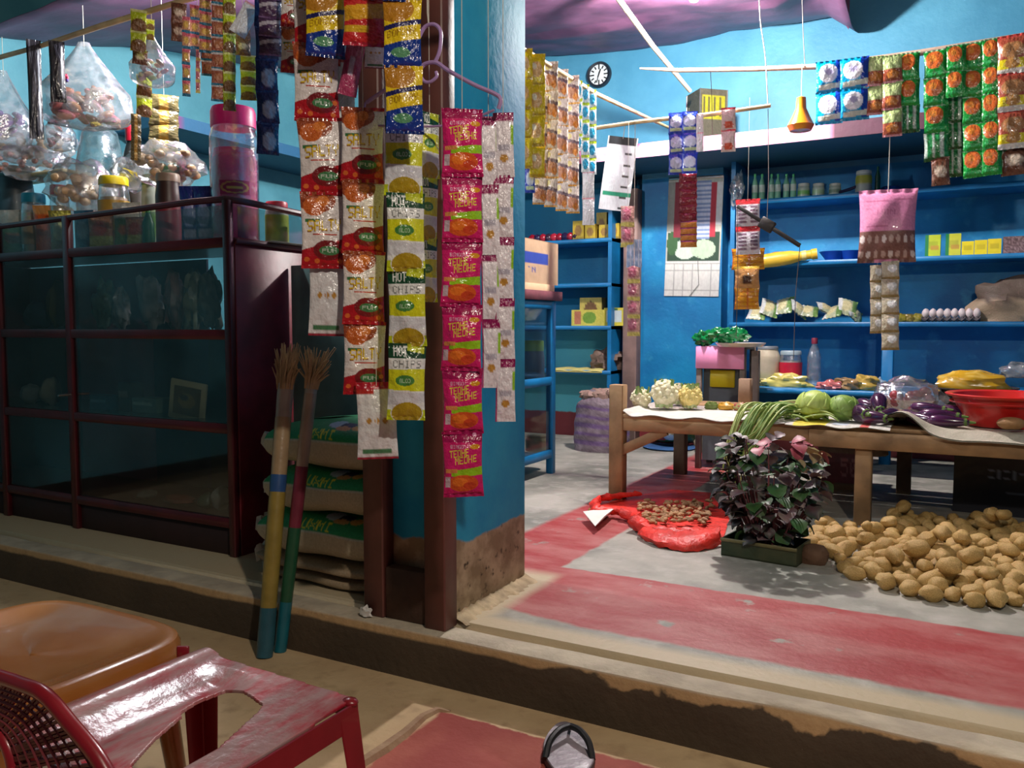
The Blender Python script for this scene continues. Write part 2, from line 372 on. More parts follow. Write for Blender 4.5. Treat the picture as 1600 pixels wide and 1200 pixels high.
design('red_white_sachet', d_simple((240, 214, 206), [('ell', .5, .75, .3, .16, (226, 90, 60)), ('rect', 0, 0, 1, .1, (220, 70, 80))], 12, 18, 6), (236, 190, 190), .25, 1.3)
design('maroon_sachet', d_simple((128, 26, 44), [('rect', 0, .86, 1, 1, (150, 50, 60))], 12, 8, 6), (110, 30, 44), .2, .5)
design('orange_foil_sachet', d_simple((208, 130, 50), [('rect', 0, 0, 1, .2, (150, 50, 110))], 12, 8, 8), (150, 90, 50), .2, .5)
def d_detergent(i):
    c = Cv(28, 34, (10, 160, 215)); c.m(c.X > .7, (24, 60, 170)).ell(.45, .4, .34, .28, (240, 240, 252)).ell(.47, .36, .14, .1, (190, 185, 225))
    c.band(.74, .68, .9, .84, (214, 218, 205), .1).rect(0, .92, 1, 1, (30, 150, 200)); return c.speck(5)
design('detergent_sachet', d_detergent, (20, 120, 190), .26, 1.25)
design('green_brown_sachet', d_simple((156, 186, 120), [('ell', .5, .28, .45, .24, (186, 206, 140)), ('rect', 0, .5, 1, .92, (150, 74, 50)), ('ell', .5, .7, .3, .14, (196, 120, 50)), ('rect', 0, .9, 1, 1, (224, 150, 160))], 16, 22, 10), (90, 80, 60), .26, 1.25)
def d_noodle(i):
    c = Cv(26, 34, (24, 150, 56)); c.ell(.42, .36, .36, .3, (206, 104, 48)).ell(.36, .3, .15, .12, (226, 140, 60)).rect(.8, 0, 1, .7, (20, 120, 44))
    c.rect(.1, .76, .8, .86, (60, 180, 100)).rect(0, 0, 1, .06, (150, 200, 160)); return c.speck(12)
design('green_orange_sachet', d_noodle, (20, 110, 44), .28, 1.15)
design('green_foil_sachet', d_simple((26, 120, 60), [('cols', 3, (190, 205, 195), 0, 1, 0, 1, .35), ('rect', 0, .85, 1, 1, (20, 90, 40))], 14, 20, 30), (20, 100, 44), .28, 1.15)
def d_redbrown(i):
    c = Cv(26, 34, (168, 80, 60)); c.ell(.5, .4, .4, .2, (176, 124, 80)).rect(0, .62, 1, .84, (226, 206, 30)).ell(.5, .72, .25, .14, (180, 130, 70)).rect(0, .86, 1, 1, (220, 214, 208)).rect(0, 0, 1, .1, (190, 70, 64)); return c.speck(10)
design('red_brown_sachet', d_redbrown, (150, 80, 60), .28, 1.2)
design('brown_dark_sachet', d_simple((110, 70, 52), [('ell', .5, .5, .3, .2, (200, 180, 160))], 10, 12, 22), (90, 60, 50), .3, 1.1)
design('beige_sachet', d_simple((186, 174, 150), [('rect', 0, .82, 1, 1, (150, 126, 76)), ('ell', .6, .4, .26, .2, (226, 226, 226))], 14, 18, 12), (170, 155, 120), .25, .8)
design('candy_sachet', d_simple((196, 150, 140), [('ell', .4, .4, .35, .3, (170, 90, 110)), ('rect', 0, .75, 1, 1, (214, 200, 110))], 10, 12, 26), (190, 170, 150), .35, 1.1)
design('blister_sachet', d_simple((150, 170, 205), [('rows', 3, (190, 200, 225), 0, 1, 0, 1, .35), ('cols', 2, (210, 214, 230), 0, 1, 0, 1, .2)], 10, 12, 4), (200, 200, 210), .15, 1.0)
design('white_text_sachet', d_simple((232, 226, 236), [('rows', 5, (140, 110, 130), .25, .9, .12, .45, .5), ('rows', 5, (140, 110, 130), .25, .9, .6, .9, .5), ('rect', 0, 0, 1, .2, (214, 52, 60))], 20, 24, 3), (220, 215, 220), .12, 1.2)
design('gold_sachet', d_simple((228, 160, 30), [('cols', 2, (200, 90, 40), 0, 1, 0, 1, .1), ('rows', 5, (206, 124, 30), 0, 1, 0, 1, .3)], 16, 16, 5), (220, 150, 40), .15, 1.0)
design('copper_sachet', d_simple((206, 150, 90), [('ell', .5, .6, .2, .2, (80, 50, 30)), ('rect', 0, 0, 1, .15, (220, 180, 60))], 12, 14, 10), (206, 150, 90), .2, 1.0)

def strip(label, u0, u1, v0, v1, n, des, Y=None, X=None, du=0, group=None, cord=0, hang=None, yaw=None, name='sachet_strip', part='sachet', cat='snack strip', jit=.05, rows=None, first=None, last=None, tagit=True, over=1.04, ycols=1):
    uc = (u0+u1)/2; top = P(uc, v0, X=X, Y=Y); bot = P(uc+du, v1, X=X, Y=Y)
    w = (u1-u0)*depth(top)/F/ycols; h = (top-bot).length/n
    yw = facing(top) if yaw is None else yaw
    r = empty(name, top, 0, label, cat, group)
    d = (bot-top)/n
    for cidx in range(ycols):
        off = (cidx-(ycols-1)/2)*w
        for i in range(n):
            ds = des[i % len(des)] if isinstance(des, (list, tuple)) else des
            if first and i == 0: ds = first
            if last and i == n-1: ds = last
            me = random.choice(meshes(ds)); asp = DES[ds][3]
            o = link(part, me, r, d*i+Vector((cos(yw)*off, sin(yw)*off, 0)), (random.uniform(-.03, .03), random.uniform(-jit, jit)*.6, yw+random.uniform(-jit, jit)*2))
            o.scale = (w, w*.9, h/asp*over)
            # lean of the strip
            lean = atan2(-(cos(yw)*d.x+sin(yw)*d.y), -d.z); o.rotation_euler.y = -lean*-1+random.uniform(-jit, jit)*.5 if abs(lean) > .001 else o.rotation_euler.y
    if hang is not None: cord = max(.01, hang-top.z)
    if cord:
        MB().tube([(0, 0, -.01), (0, 0, cord)], .0009, 5).obj('cord', STRING, r)
    return r
# ================================================================ SETTING
def surf(name, build, rough=.7, bump=.3, bs=30):
    """material from a small node program: build(h) returns a colour socket; h has pos, noise, mix, step, math helpers"""
    m, nt, b = newmat(name); N = nt.nodes.new; L = nt.links.new
    tc = N('ShaderNodeTexCoord'); sp = N('ShaderNodeSeparateXYZ'); L(tc.outputs['Object'], sp.inputs[0])
    class H: pass
    h = H(); h.x, h.y, h.z = sp.outputs
    def put(s, v):
        if isinstance(v, (int, float)): s.default_value = v
        elif isinstance(v, tuple): s.default_value = (*lin(v), 1)
        else: L(v, s)
    def ma(op, a, b_=0, c=0):
        n = N('ShaderNodeMath'); n.operation = op; put(n.inputs[0], a); put(n.inputs[1], b_)
        if op in ('MULTIPLY_ADD',): put(n.inputs[2], c)
        return n.outputs[0]
    def noi(s, d=4, rough_=.55, st=(1, 1, 1)):
        mp = N('ShaderNodeMapping'); mp.inputs['Scale'].default_value = st; L(tc.outputs['Object'], mp.inputs[0])
        n = N('ShaderNodeTexNoise'); n.inputs['Scale'].default_value = s; n.inputs['Detail'].default_value = d; n.inputs['Roughness'].default_value = rough_
        L(mp.outputs[0], n.inputs['Vector']); return n.outputs[0]
    def step(v, a, b_):
        n = N('ShaderNodeMapRange'); n.clamp = True; put(n.inputs[0], v); n.inputs[1].default_value = a; n.inputs[2].default_value = b_; return n.outputs[0]
    def mix(f, a, b_):
        n = N('ShaderNodeMix'); n.data_type = 'RGBA'; put(n.inputs[0], f); put(n.inputs[6], a); put(n.inputs[7], b_); return n.outputs[2]
    h.ma = ma; h.noise = noi; h.step = step; h.mix = mix
    L(build(h), b.inputs['Base Color']); b.inputs['Roughness'].default_value = rough
    n2 = noi(bs, 5); bp = N('ShaderNodeBump'); bp.inputs['Strength'].default_value = bump; bp.inputs['Distance'].default_value = .01
    L(n2, bp.inputs['Height']); L(bp.outputs[0], b.inputs['Normal']); return m
def f_floor(h):
    base = h.mix(h.step(h.noise(2.2), .38, .64), (124, 124, 114), (172, 168, 156))
    base = h.mix(h.step(h.noise(11), .5, .8), base, (182, 178, 168))
    red = h.mix(h.step(h.noise(3.4, 6, .6, (1, 2.2, 1)), .40, .66), (158, 50, 50), (176, 104, 100))
    w = h.ma('MULTIPLY', h.ma('SUBTRACT', h.noise(9, 3), .5), .07)
    y = h.ma('ADD', h.y, h.ma('MULTIPLY', w, .5)); x = h.ma('ADD', h.x, h.ma('MULTIPLY', w, .5))
    b1 = h.ma('MULTIPLY', h.step(h.ma('ADD', y, h.ma('MULTIPLY', h.ma('SUBTRACT', 1, h.step(x, -1.35, -1.0)), -.05)), 2.25, 2.27), h.ma('SUBTRACT', 1, h.step(y, 2.80, 2.81)))
    b1 = h.ma('MULTIPLY', b1, h.step(x, -1.72, -1.68))
    b2 = h.ma('MULTIPLY', h.step(x, -1.71, -1.68), h.ma('SUBTRACT', 1, h.step(x, -1.33, -1.315)))
    b2 = h.ma('MULTIPLY', b2, h.step(y, 2.3, 2.35))
    msk = h.ma('MAXIMUM', b1, b2)
    edge = h.ma('MAXIMUM', h.ma('SUBTRACT', 1, h.step(h.y, 2.19, 2.24)), h.ma('MULTIPLY', h.ma('SUBTRACT', 1, h.step(x, -1.31, -1.26)), h.ma('SUBTRACT', 1, h.step(y, 2.66, 2.74))))
    c = h.mix(h.ma('MULTIPLY', msk, h.step(h.noise(6, 5), .30, .36)), base, red)
    return h.mix(edge, c, (188, 172, 142))
FLOOR = surf('painted_cement_floor', f_floor, .55, .25, 40)
def box_struct(name, x0, x1, y0, y1, z0, z1, m, bev=0, parent=None):
    return tag(MB().box(x0, x1, y0, y1, z0, z1, bev=bev).obj(name, m, parent, smooth=bev > 0), kind='structure' if parent is None else None)
box_struct('floor', -4.8, 2.8, 2.125, 6.5, -.3, 0, FLOOR, .008)
def f_ground(h):
    tan = h.mix(h.step(h.noise(3), .38, .66), (184, 156, 118), (204, 178, 138))
    tan = h.mix(h.step(h.noise(14), .55, .8), tan, (160, 134, 100))
    red = h.mix(h.step(h.noise(5), .4, .65), (138, 50, 40), (156, 76, 60))
    w = h.ma('MULTIPLY', h.ma('SUBTRACT', h.noise(14, 4), .5), .05)
    y = h.ma('ADD', h.y, w); x = h.ma('ADD', h.x, w)
    return h.mix(h.ma('MULTIPLY', h.step(h.ma('SUBTRACT', 1.864, y), 0, .008), h.step(x, -1.25, -1.235)), tan, red)
GROUND = surf('porch_earth', f_ground, .75, .35, 30)
box_struct('ground', -5.5, 3.5, -2.5, 2.01, -.4, -.15, GROUND)
# raised broken rim of the red porch slab
mb = MB(); pts = [P(u, v, Z=-.15) for u, v in ((560, 1197), (600, 1172), (632, 1148), (660, 1122), (684, 1110), (704, 1112))]
mb.tube([p+Vector((0, 0, -.004)) for p in pts], [.018, .02, .018, .016, .014, .008], 6)
tag(mb.obj('trim_1', surf('chipped_cement', lambda h: h.mix(h.noise(20), (176, 150, 116), (120, 76, 56)), .8, .6)), kind='structure')
# front ledge with worn, chipped edge
def f_ledge(h):
    top = h.mix(h.step(h.noise(7), .4, .65), (170, 158, 140), (196, 184, 162))
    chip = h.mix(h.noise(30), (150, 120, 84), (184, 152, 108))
    side = h.mix(h.step(h.noise(3), .4, .65), (66, 54, 40), (78, 64, 48))  # step face darkened: its shade is put into the brown
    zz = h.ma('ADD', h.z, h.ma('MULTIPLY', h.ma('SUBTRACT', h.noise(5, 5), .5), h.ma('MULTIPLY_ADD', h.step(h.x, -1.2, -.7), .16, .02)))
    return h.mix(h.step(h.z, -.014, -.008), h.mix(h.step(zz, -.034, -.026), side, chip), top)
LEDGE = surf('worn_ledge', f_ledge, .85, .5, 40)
mb = MB(); nx = 260; rows = []
for i in range(nx+1):
    x = -5.0+8*i/nx; n1 = noise.noise(Vector((x*2.2, 0, 3))); n2 = noise.noise(Vector((x*9, 1, 0)))
    chip = max(0, noise.noise(Vector((x*1.7, 5, 9)))-.12)*.05*(1 if x > -1.2 else .2)
    rows.append([(x, 2.132, -.16), (x, 2.128, -.03), (x, 2.112+.006*n2, -.026), (x, 2.095+.006*n2, -.008+.003*n1), (x, 2.03+.004*n2, -.004), (x, 2.006+chip+.002*n2, -.008-.004*abs(n2)), (x, 1.998+chip*.8, -.02-chip*.6), (x, 1.995+.002*n1, -.06-chip), (x, 1.992, -.155)])
for r in rows: mb.v += r; mb.c += [(1, 1, 1)]*9
for i in range(nx):
    for k in range(8): a = i*9+k; mb.f.append((a, a+9, a+10, a+1))
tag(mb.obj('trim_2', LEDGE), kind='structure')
# walls
def f_back(h):
    sky = h.mix(h.step(h.noise(2.5), .38, .66), (66, 136, 170), (82, 152, 184))
    blue = h.mix(h.step(h.noise(3, 5), .36, .66), (0, 108, 168), (10, 136, 190))
    blue = h.mix(h.step(h.noise(9, 6), .58, .78), blue, (58, 156, 200))
    teal = h.mix(h.noise(4), (76, 170, 186), (96, 186, 200))
    w = h.ma('MULTIPLY', h.ma('SUBTRACT', h.noise(8, 4), .5), .05)
    z = h.ma('ADD', h.z, w)
    low = h.mix(h.step(h.x, -2.41, -2.40), h.mix(h.step(z, .19, .20), (122, 42, 48), h.mix(h.step(z, .86, .87), teal, (10, 124, 166))), h.mix(h.step(z, .12, .13), (122, 42, 48), blue))
    return h.mix(h.step(h.z, 2.0, 2.01), low, sky)
BACK = surf('two_tone_wall_paint', f_back, .55, .25, 24)
box_struct('wall_back', -4.8, 2.8, 6.3, 6.5, 0, 3.7, BACK)
def f_left(h):
    return h.mix(h.step(h.noise(2.2, 5), .36, .68), (70, 140, 158), (96, 168, 184))
SKYP = surf('sky_blue_plaster', f_left, .6, .25, 22)
box_struct('wall_left', -4.8, -4.6, -2.0, 6.3, 0, 3.7, SKYP)
box_struct('wall_right', 2.6, 2.8, 2.12, 6.3, 0, 3.7, BACK)
mb = MB(); mb.v = [(-4.8, 2.0, 2.95), (2.8, 2.0, 2.95), (2.8, 6.5, 3.72), (-4.8, 6.5, 3.72), (-4.8, 2.0, 3.0), (2.8, 2.0, 3.0), (2.8, 6.5, 3.78), (-4.8, 6.5, 3.78)]
mb.f = [(3, 2, 1, 0), (4, 5, 6, 7), (0, 1, 5, 4), (2, 3, 7, 6), (0, 4, 7, 3), (1, 2, 6, 5)]; mb.c = [(1, 1, 1)]*8
tag(mb.obj('ceiling', mat('roof_sheet', (96, 104, 112), .5, .2, 4, .1), smooth=False), kind='structure')
box_struct('wall_front', 0.75, 2.8, 2.12, 2.35, 0, 3.0, SKYP)
# porch roof (outside the view, keeps the night out)
box_struct('trim_3', -5.5, 3.5, -2.5, 2.05, 3.0, 3.05, mat('porch_roof', (120, 112, 104), .7, .2, 4, .1))
# wall shelf ledge (concrete loft) with pink edge
def f_pink(h):
    pk = h.mix(h.step(h.noise(5), .4, .6), (214, 130, 170), (236, 164, 198))
    mr = h.mix(h.noise(8), (60, 28, 46), (84, 40, 60))
    e = h.mix(h.step(h.noise(2.4, 5, .6, (1, 1, .3)), .50, .53), pk, mr)
    e = h.mix(h.step(h.x, -.82, -.78), e, mr)
    return h.mix(h.step(h.ma('SUBTRACT', h.y, 5.51), 0, .004), e, (30, 88, 118))
LY = 5.5
z0 = P(1100, 236, Y=LY).z; z1 = P(1100, 213, Y=LY).z
box_struct('trim_4', -4.4, 2.6, LY, 6.3, z0, z1, surf('loft_edge', f_pink, .6, .2))
LEDZ = z1
box_struct('trim_5', -4.6, -4.12, 3.36, 5.6, 2.06, 2.13, surf('left_loft', lambda h: h.mix(h.step(h.x, -4.125, -4.122), (34, 84, 110), h.mix(h.step(h.y, 3.46, 3.5), (112, 66, 120), (30, 96, 136))), .6, .2))
# pillar between the two openings
def f_pillar(h):
    blu = h.mix(h.step(h.noise(4, 5), .35, .66), (20, 138, 196), (50, 164, 206))
    blu = h.mix(h.step(h.z, 1.2, 2.4), blu, h.mix(h.step(h.noise(3), .4, .65), (28, 136, 178), (62, 170, 200)))  # higher up the blue turns turquoise, lamplight painted in
    pls = h.mix(h.step(h.noise(12, 6), .4, .62), (142, 124, 100), (188, 170, 144))
    pls = h.mix(h.step(h.noise(34, 4), .6, .7), pls, (70, 60, 50))
    z = h.ma('ADD', h.z, h.ma('MULTIPLY', h.ma('SUBTRACT', h.noise(6, 5), .5), .10))
    return h.mix(h.step(z, .236, .246), pls, blu)
mb = MB(); mb.box(-1.652, -1.368, 2.105, 2.595, -.01, 3.0, bev=.01)
PILM = surf('pillar_paint', f_pillar, .7, .2, 30); PILM.node_tree.nodes['Principled BSDF'].inputs['Specular IOR Level'].default_value = .2
tag(mb.obj('pillar', PILM), kind='structure')
fr = tag(empty('trim_6'), kind='structure')
MB().box(-1.655, -1.578, 2.045, 2.104, -.004, 2.9, bev=.004).obj('post', BROWNP, fr)
MB().box(-1.418, -1.343, 2.035, 2.104, -.004, 2.9, bev=.004).obj('post', BROWNP, fr)
MB().box(-1.578, -1.418, 2.055, 2.104, -.004, .155, bev=.004).obj('board', mat('dark_board', (78, 54, 42), .75, .3, 9, .3), fr)
mb = MB(); pth = [(-1.335, 2.03), (-1.33, 2.2), (-1.35, 2.4), (-1.355, 2.6), (-1.30, 2.14), (-1.1, 2.14)]
def fillet(a, b, w, hgt, n=30, sd=0):
    base = len(mb.v); d = Vector((b[0]-a[0], b[1]-a[1], 0)).normalized(); nr = Vector((d.y, -d.x, 0))
    for i in range(n+1):
        p = Vector((a[0]+(b[0]-a[0])*i/n, a[1]+(b[1]-a[1])*i/n, 0)); q_ = noise.noise(Vector((i*.35, sd, 0))); ww = w*(1+.7*q_)
        for k, (f, z) in enumerate(((0, hgt), (.35, hgt*.55), (.75, hgt*.2), (1, -.004))): mb.v.append(tuple(p+nr*(ww*f)+Vector((0, 0, z*(1+.5*noise.noise(Vector((i*.6, k, sd))))))))
        mb.c += [(1, 1, 1)]*4
    for i in range(n):
        for k in range(3): a_ = base+i*4+k; mb.f.append((a_, a_+1, a_+5, a_+4))
fillet((-1.372, 2.60), (-1.372, 2.112), -.055, .022, 40, 3)
tag(mb.obj('trim_7', mat('rough_mortar', (180, 160, 128), .9, .25, 20, .6)), kind='structure')
# blue panel wall with brown door post, between the shelf bays
box_struct('wall_panel', -2.235, -1.62, 6.12, 6.31, 0, z0, BACK)
fr = tag(empty('door_1'), kind='structure')
MB().box(-2.345, -2.235, 6.02, 6.3, 0, 1.93, bev=.006).obj('post', mat('door_post', (128, 104, 98), .6, .2, 8, .2), fr)
MB().box(-2.40, -2.345, 6.15, 6.3, 0, z0, bev=.004).obj('jamb', BLUEP, fr)
# purple ceiling tarpaulin sagging under the roof
mb = MB(); nx, ny = 70, 46
def tarp(i, j):
    x = -4.62+(i/nx)*(3.86); y = 2.55+(j/ny)*3.76
    z = 2.43+.182*(y-2.7)+.035*sin(x*2.1+y*1.3)+.03*noise.noise(Vector((x*1.5, y*1.5, 0)))+.012*noise.noise(Vector((x*5, y*5, 2)))
    z -= .05*abs(sin(x*1.9))*(1 if y > 5.4 else .3)
    z += .16*max(0, min(1, (x+1.15)/.35))*max(0, min(1, (5.95-y)/.4))
    if i >= nx-3 and j > ny*.8: z -= .05*(i-nx+3)*(j/ny)
    return (x, min(y, 6.295), z)
for j in range(ny+1):
    for i in range(nx+1): mb.v.append(tarp(i, j)); mb.c.append((1, 1, 1))
for j in range(ny):
    for i in range(nx): a = j*(nx+1)+i; mb.f.append((a, a+nx+1, a+nx+2, a+1))
TARP = mat('purple_tarp', (104, 62, 96), .5, .22, 3, .3, bscale=12, c2=(134, 84, 118))
o = mb.obj('ceiling_tarpaulin', TARP); sm = o.modifiers.new('s', 'SOLIDIFY'); sm.thickness = .004
tag(o, 'purple-maroon tarpaulin sagging under the roof above the shop', 'tarpaulin')
mb = MB(); a = P(1322, 8, Y=6.05)
mb.v = [a+Vector((-.16, 0, .1)), a+Vector((.02, .02, .12)), a+Vector((.02, 0, -.16)), a+Vector((-.05, .03, -.05))]; mb.f = [(0, 3, 2, 1)]; mb.c = [(1, 1, 1)]*4
o2 = mb.obj('hanging_corner', TARP, o); s2 = o2.modifiers.new('s', 'SOLIDIFY'); s2.thickness = .006

# ================================================================ LAMP BULBS (shop lamps, and one added to fill the porch)
def bulb(loc, label, up):
    loc = Vector(loc); t = empty('light_bulb', loc, 0, label, 'bulb')
    MB().lathe([(.0, -.034), (.02, -.03), (.033, -.01), (.034, .01), (.026, .03), (.018, .04)], 16).obj('glass_bulb', emis('bulb_glow', (1, .98, .92), 14), t, (0, 0, -.062))
    MB().lathe([(.016, 0), (.018, .03), (.012, .05)], 14).obj('socket', mat('socket', (230, 230, 225), .4, .05), t, (0, 0, -.02))
    MB().tube([(0, 0, .03), (0.004, 0, up*.5), (0, 0, up)], .003, 6).obj('cord', mat('black_cord', (30, 30, 32), .5, .1), t)
bulb(Vector(LAMP1)+Vector((0, 0, .125)), 'bright white bulb hanging from the purple ceiling sheet above the shop', .1)
bulb(Vector(LAMP2)+Vector((0, 0, .125)), 'bulb hanging above the glass counter', .1)
bulb(Vector(LAMP3)+Vector((0, 0, .125)), 'porch bulb under the roof outside', .42)

# ================================================================ SHELF BAYS
SY = 5.95
def shelf_bay(name, label, x0, x1, zs, sides, deep=6.3):
    t = empty(name, (x0, SY, 0), 0, label, 'shelf unit')
    for z in zs: MB().box(0, x1-x0, 0, deep-SY, z-.03, z, bev=.003).obj('shelf_board', BLUEP, t)
    for sx in sides: MB().box(sx-x0, sx-x0+.03, .004, deep-SY, 0, z0).obj('side_panel', BLUEP, t, smooth=False)
    return t
def zs(u, v): return P(u, v, Y=SY).z
R1 = zs(1400, 296); R2 = zs(1400, 402); R3 = zs(1400, 503); R4 = zs(1400, 603)
shelf_bay('wall_shelves', 'blue-painted wooden shelves along the back wall right of the calendar', -1.52, 2.5, [R1, R2, R3, R4], (-1.52,))
x = P(1387, 560, Y=SY).x; 
o = MB().box(x-.035, x+.035, 5.93, 5.985, 0, R3-.03, bev=.004).obj('shelf_post', BLUEP)
tag(o, 'narrow blue upright post propping the egg shelf above the vegetables', 'post')
L1 = zs(900, 374); L2 = zs(900, 443); L3 = zs(900, 509); L4 = zs(900, 578)
shelf_bay('wall_shelves', 'blue-painted shelves left of the brown door post at the back', -3.95, -2.41, [L1, L2, L3, L4], (-3.95, -2.44))

# ================================================================ GENERIC GOODS
def bag(name, label, cat, p, rad, cf=None, m=None, seed=0, rz=0, amp=.25, freq=2.2, n=26, mm=18, group=None, c=None, parts=None, flatb=.55):
    mb = MB()
    mb.blob((0, 0, 0), rad, n, mm, amp, freq, seed, c, None, cf)
    mb.v = [(x, y, max(z, -rad[2]*flatb)) for x, y, z in mb.v]
    o = mb.obj(name, m or SATIN, None, (p[0], p[1], p[2]+rad[2]*flatb), (0, 0, rz)); return tag(o, label, cat, group)
def jar(label, u, v, w, Y, base, lid, body, lab=None, lidh=.18, name='plastic_jar', cat='jar', neck=.9, group=None, clearb=False, Z=None, labz=(.2, .6), shoulder=.78):
    p = P(u, v, Y=Y); h = p.z-base; r = w*depth(p)/F/2
    t = empty(name, (p.x, Y, base), 0, label, cat, group)
    hb = h*(1-lidh); prof = [(r*.9, 0), (r, h*.03), (r, hb*shoulder), (r*neck, hb*.97), (r*neck, hb)]
    def cf(a, z):
        k = z/max(hb, 1e-5)
        if lab and labz[0] <= k < labz[1]: return lab
        return body
    pr = []; 
    for i in range(len(prof)-1):
        for q in range(6): f = q/6; pr.append((prof[i][0]*(1-f)+prof[i+1][0]*f, prof[i][1]*(1-f)+prof[i+1][1]*f))
    pr.append(prof[-1]); pr = sorted(pr, key=lambda q: q[1])
    if clearb:
        MB().lathe(pr, 22).obj('body', JARM, t)
        MB().lathe([(a*.93, max(.004, b*.8)) for a, b in pr], 18, cf=lambda a, z: tuple(min(255, max(0, c+random.uniform(-22, 22))) for c in body)).obj('contents', SATIN, t)
        if lab: MB().lathe([(r*1.01, hb*labz[0]), (r*1.01, hb*labz[1])], 22, lab, cap=False).obj('label_band', SATIN, t)
    else: MB().lathe(pr, 22, cf=cf).obj('body', SATIN, t)
    rl = r*neck*1.04
    MB().lathe([(rl, hb*.985), (rl, h*.97), (rl*.93, h)], 22, lid).obj('lid', SATIN, t)
    return t
def bottle(label, u, v, w, Y, base, cap, body, lab=None, group=None, cat='bottle', clearb=False):
    p = P(u, v, Y=Y); h = p.z-base; r = w*depth(p)/F/2
    t = empty('bottle', (p.x, Y, base), 0, label, cat, group)
    prof = [(r*.9, 0), (r, h*.03), (r, h*.3), (r*.94, h*.45), (r, h*.6), (r*.6, h*.78), (r*.36, h*.86), (r*.34, h*.9)]
    MB().lathe(prof, 18, body).obj('body', JARM if clearb else SATIN, t)
    if lab: MB().lathe([(r*1.02, h*.3), (r*1.0, h*.45), (r*1.02, h*.58)], 18, lab, cap=False).obj('label_band', SATIN, t)
    MB().lathe([(r*.42, h*.88), (r*.44, h*.98), (r*.38, h)], 14, cap).obj('cap', SATIN, t); return t
def carton(label, u0, u1, v, Y, base, d, front, side=None, top=None, rz=0, name='carton', cat='box', group=None, m=None):
    a = P(u0, v, Y=Y); b = P(u1, v, Y=Y); w = b.x-a.x; h = (a.z+b.z)/2-base
    o = link(name, pbox(name, w, d, h, front, side, top, m), None, ((a.x+b.x)/2, Y+d/2, base), (0, 0, rz)); return tag(o, label, cat, group)
# ================================================================ GLASS COUNTER CABINET (left)
CX, CY, CT = -2.49, 2.30, 1.235
cab = empty('display_cabinet', (CX, CY, 0), 0, 'dark maroon wooden display cabinet with glass panes under the snack jars', 'cabinet')
def part(mb, name, m=MAROON, smooth=True): return mb.obj(name, m, cab, smooth=smooth)
XL = -2.0  # local left end
DP = .46
post_x = [0, -.975, -1.50, -2.0]
for i, px in enumerate(post_x):
    w = .034 if i == 0 else .042
    part(MB().box(px-w, px, 0, .03, 0, 1.38, bev=.004), 'post')
for z in (.147, .518, .883, 1.235):
    part(MB().box(XL, -.002, .001, .028, z-.034, z+.004, bev=.003), 'rail')
for z, nm in ((.12, 'bottom_board'), (.505, 'shelf_board'), (.87, 'shelf_board'), (1.215, 'counter_top')):
    part(MB().box(XL, -.02 if z < 1.2 else .012, .03, DP, z, z+.018, bev=.003), nm, MAROON if z > 1.2 or z < .2 else mat('dull_glass_shelf', (70, 86, 82), .2, .1, 8, 0))
# dark block for the gap below, side panel, back
part(MB().box(XL, 0, .02, DP, .0, .11, bev=.004), 'plinth', mat('dark_gap_fill', (40, 20, 22), .7, .2, 6, .1))  # dark block in the gap under the cabinet, standing in for shade
part(MB().box(-.016, .002, .03, DP, 0, 1.24, bev=.003), 'side_panel', mat('maroon_lit', (112, 22, 36), .46, .4, 5, .15))  # lighter copy of the cabinet maroon, lamplight put into its colour
part(MB().box(XL, -1.58, DP-.012, DP, .1, 1.21), 'back_panel', mat('unlit_back', (24, 28, 36), .6, .2, 5, .1))  # dark back panels stand in for the unlit cabinet inside
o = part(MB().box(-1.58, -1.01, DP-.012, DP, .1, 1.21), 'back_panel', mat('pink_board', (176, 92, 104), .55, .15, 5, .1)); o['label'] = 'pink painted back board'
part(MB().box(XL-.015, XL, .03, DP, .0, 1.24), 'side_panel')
part(MB().box(-.63, -.016, DP-.012, DP, .1, .88), 'back_panel', mat('unlit_green', (40, 52, 48), .6, .2, 5, .1))  # dark sheet added over the bright wall, shade put into its colour
part(MB().box(-1.01, -.63, DP-.012, DP, .1, 1.21), 'back_panel', mat('unlit_navy', (36, 44, 74), .6, .2, 5, .1))
# raised rail above the counter with low glass
mb = MB(); mb.tube([(XL, .014, 1.355), (-1.3, .014, 1.366), (-.6, .012, 1.378), (-.2, .012, 1.386), (-.02, .014, 1.384), (.02, .06, 1.378), (.03, .16, 1.372), (.03, DP, 1.362)], .013, 8); part(mb, 'top_rail')
part(MB().box(-.004, .02, DP-.03, DP, 1.2, 1.375, bev=.003), 'post')
for k in range(3):
    a, b = post_x[k]-(.034 if k == 0 else .042), post_x[k+1]
    part(MB().box(b, a, .012, .015, 1.24, 1.362), 'glass_pane', GLASS, False)
    for zb, zt in ((.151, .484), (.522, .849), (.887, 1.201)):
        part(MB().box(b, a, .012, .016, zb, zt), 'glass_pane', GLASS, False)
part(MB().box(.008, .011, .04, DP-.03, 1.24, 1.36), 'glass_pane', GLASS, False)
for v in range(2):
    MB().lathe([(.004, 0), (.006, .03), (.004, .06)], 10).obj('door_knob', STEEL, cab, (-.99-.02*v, -.0, .60), (pi/2, 0, 0)) if v == 0 else None
CTOP = 1.235
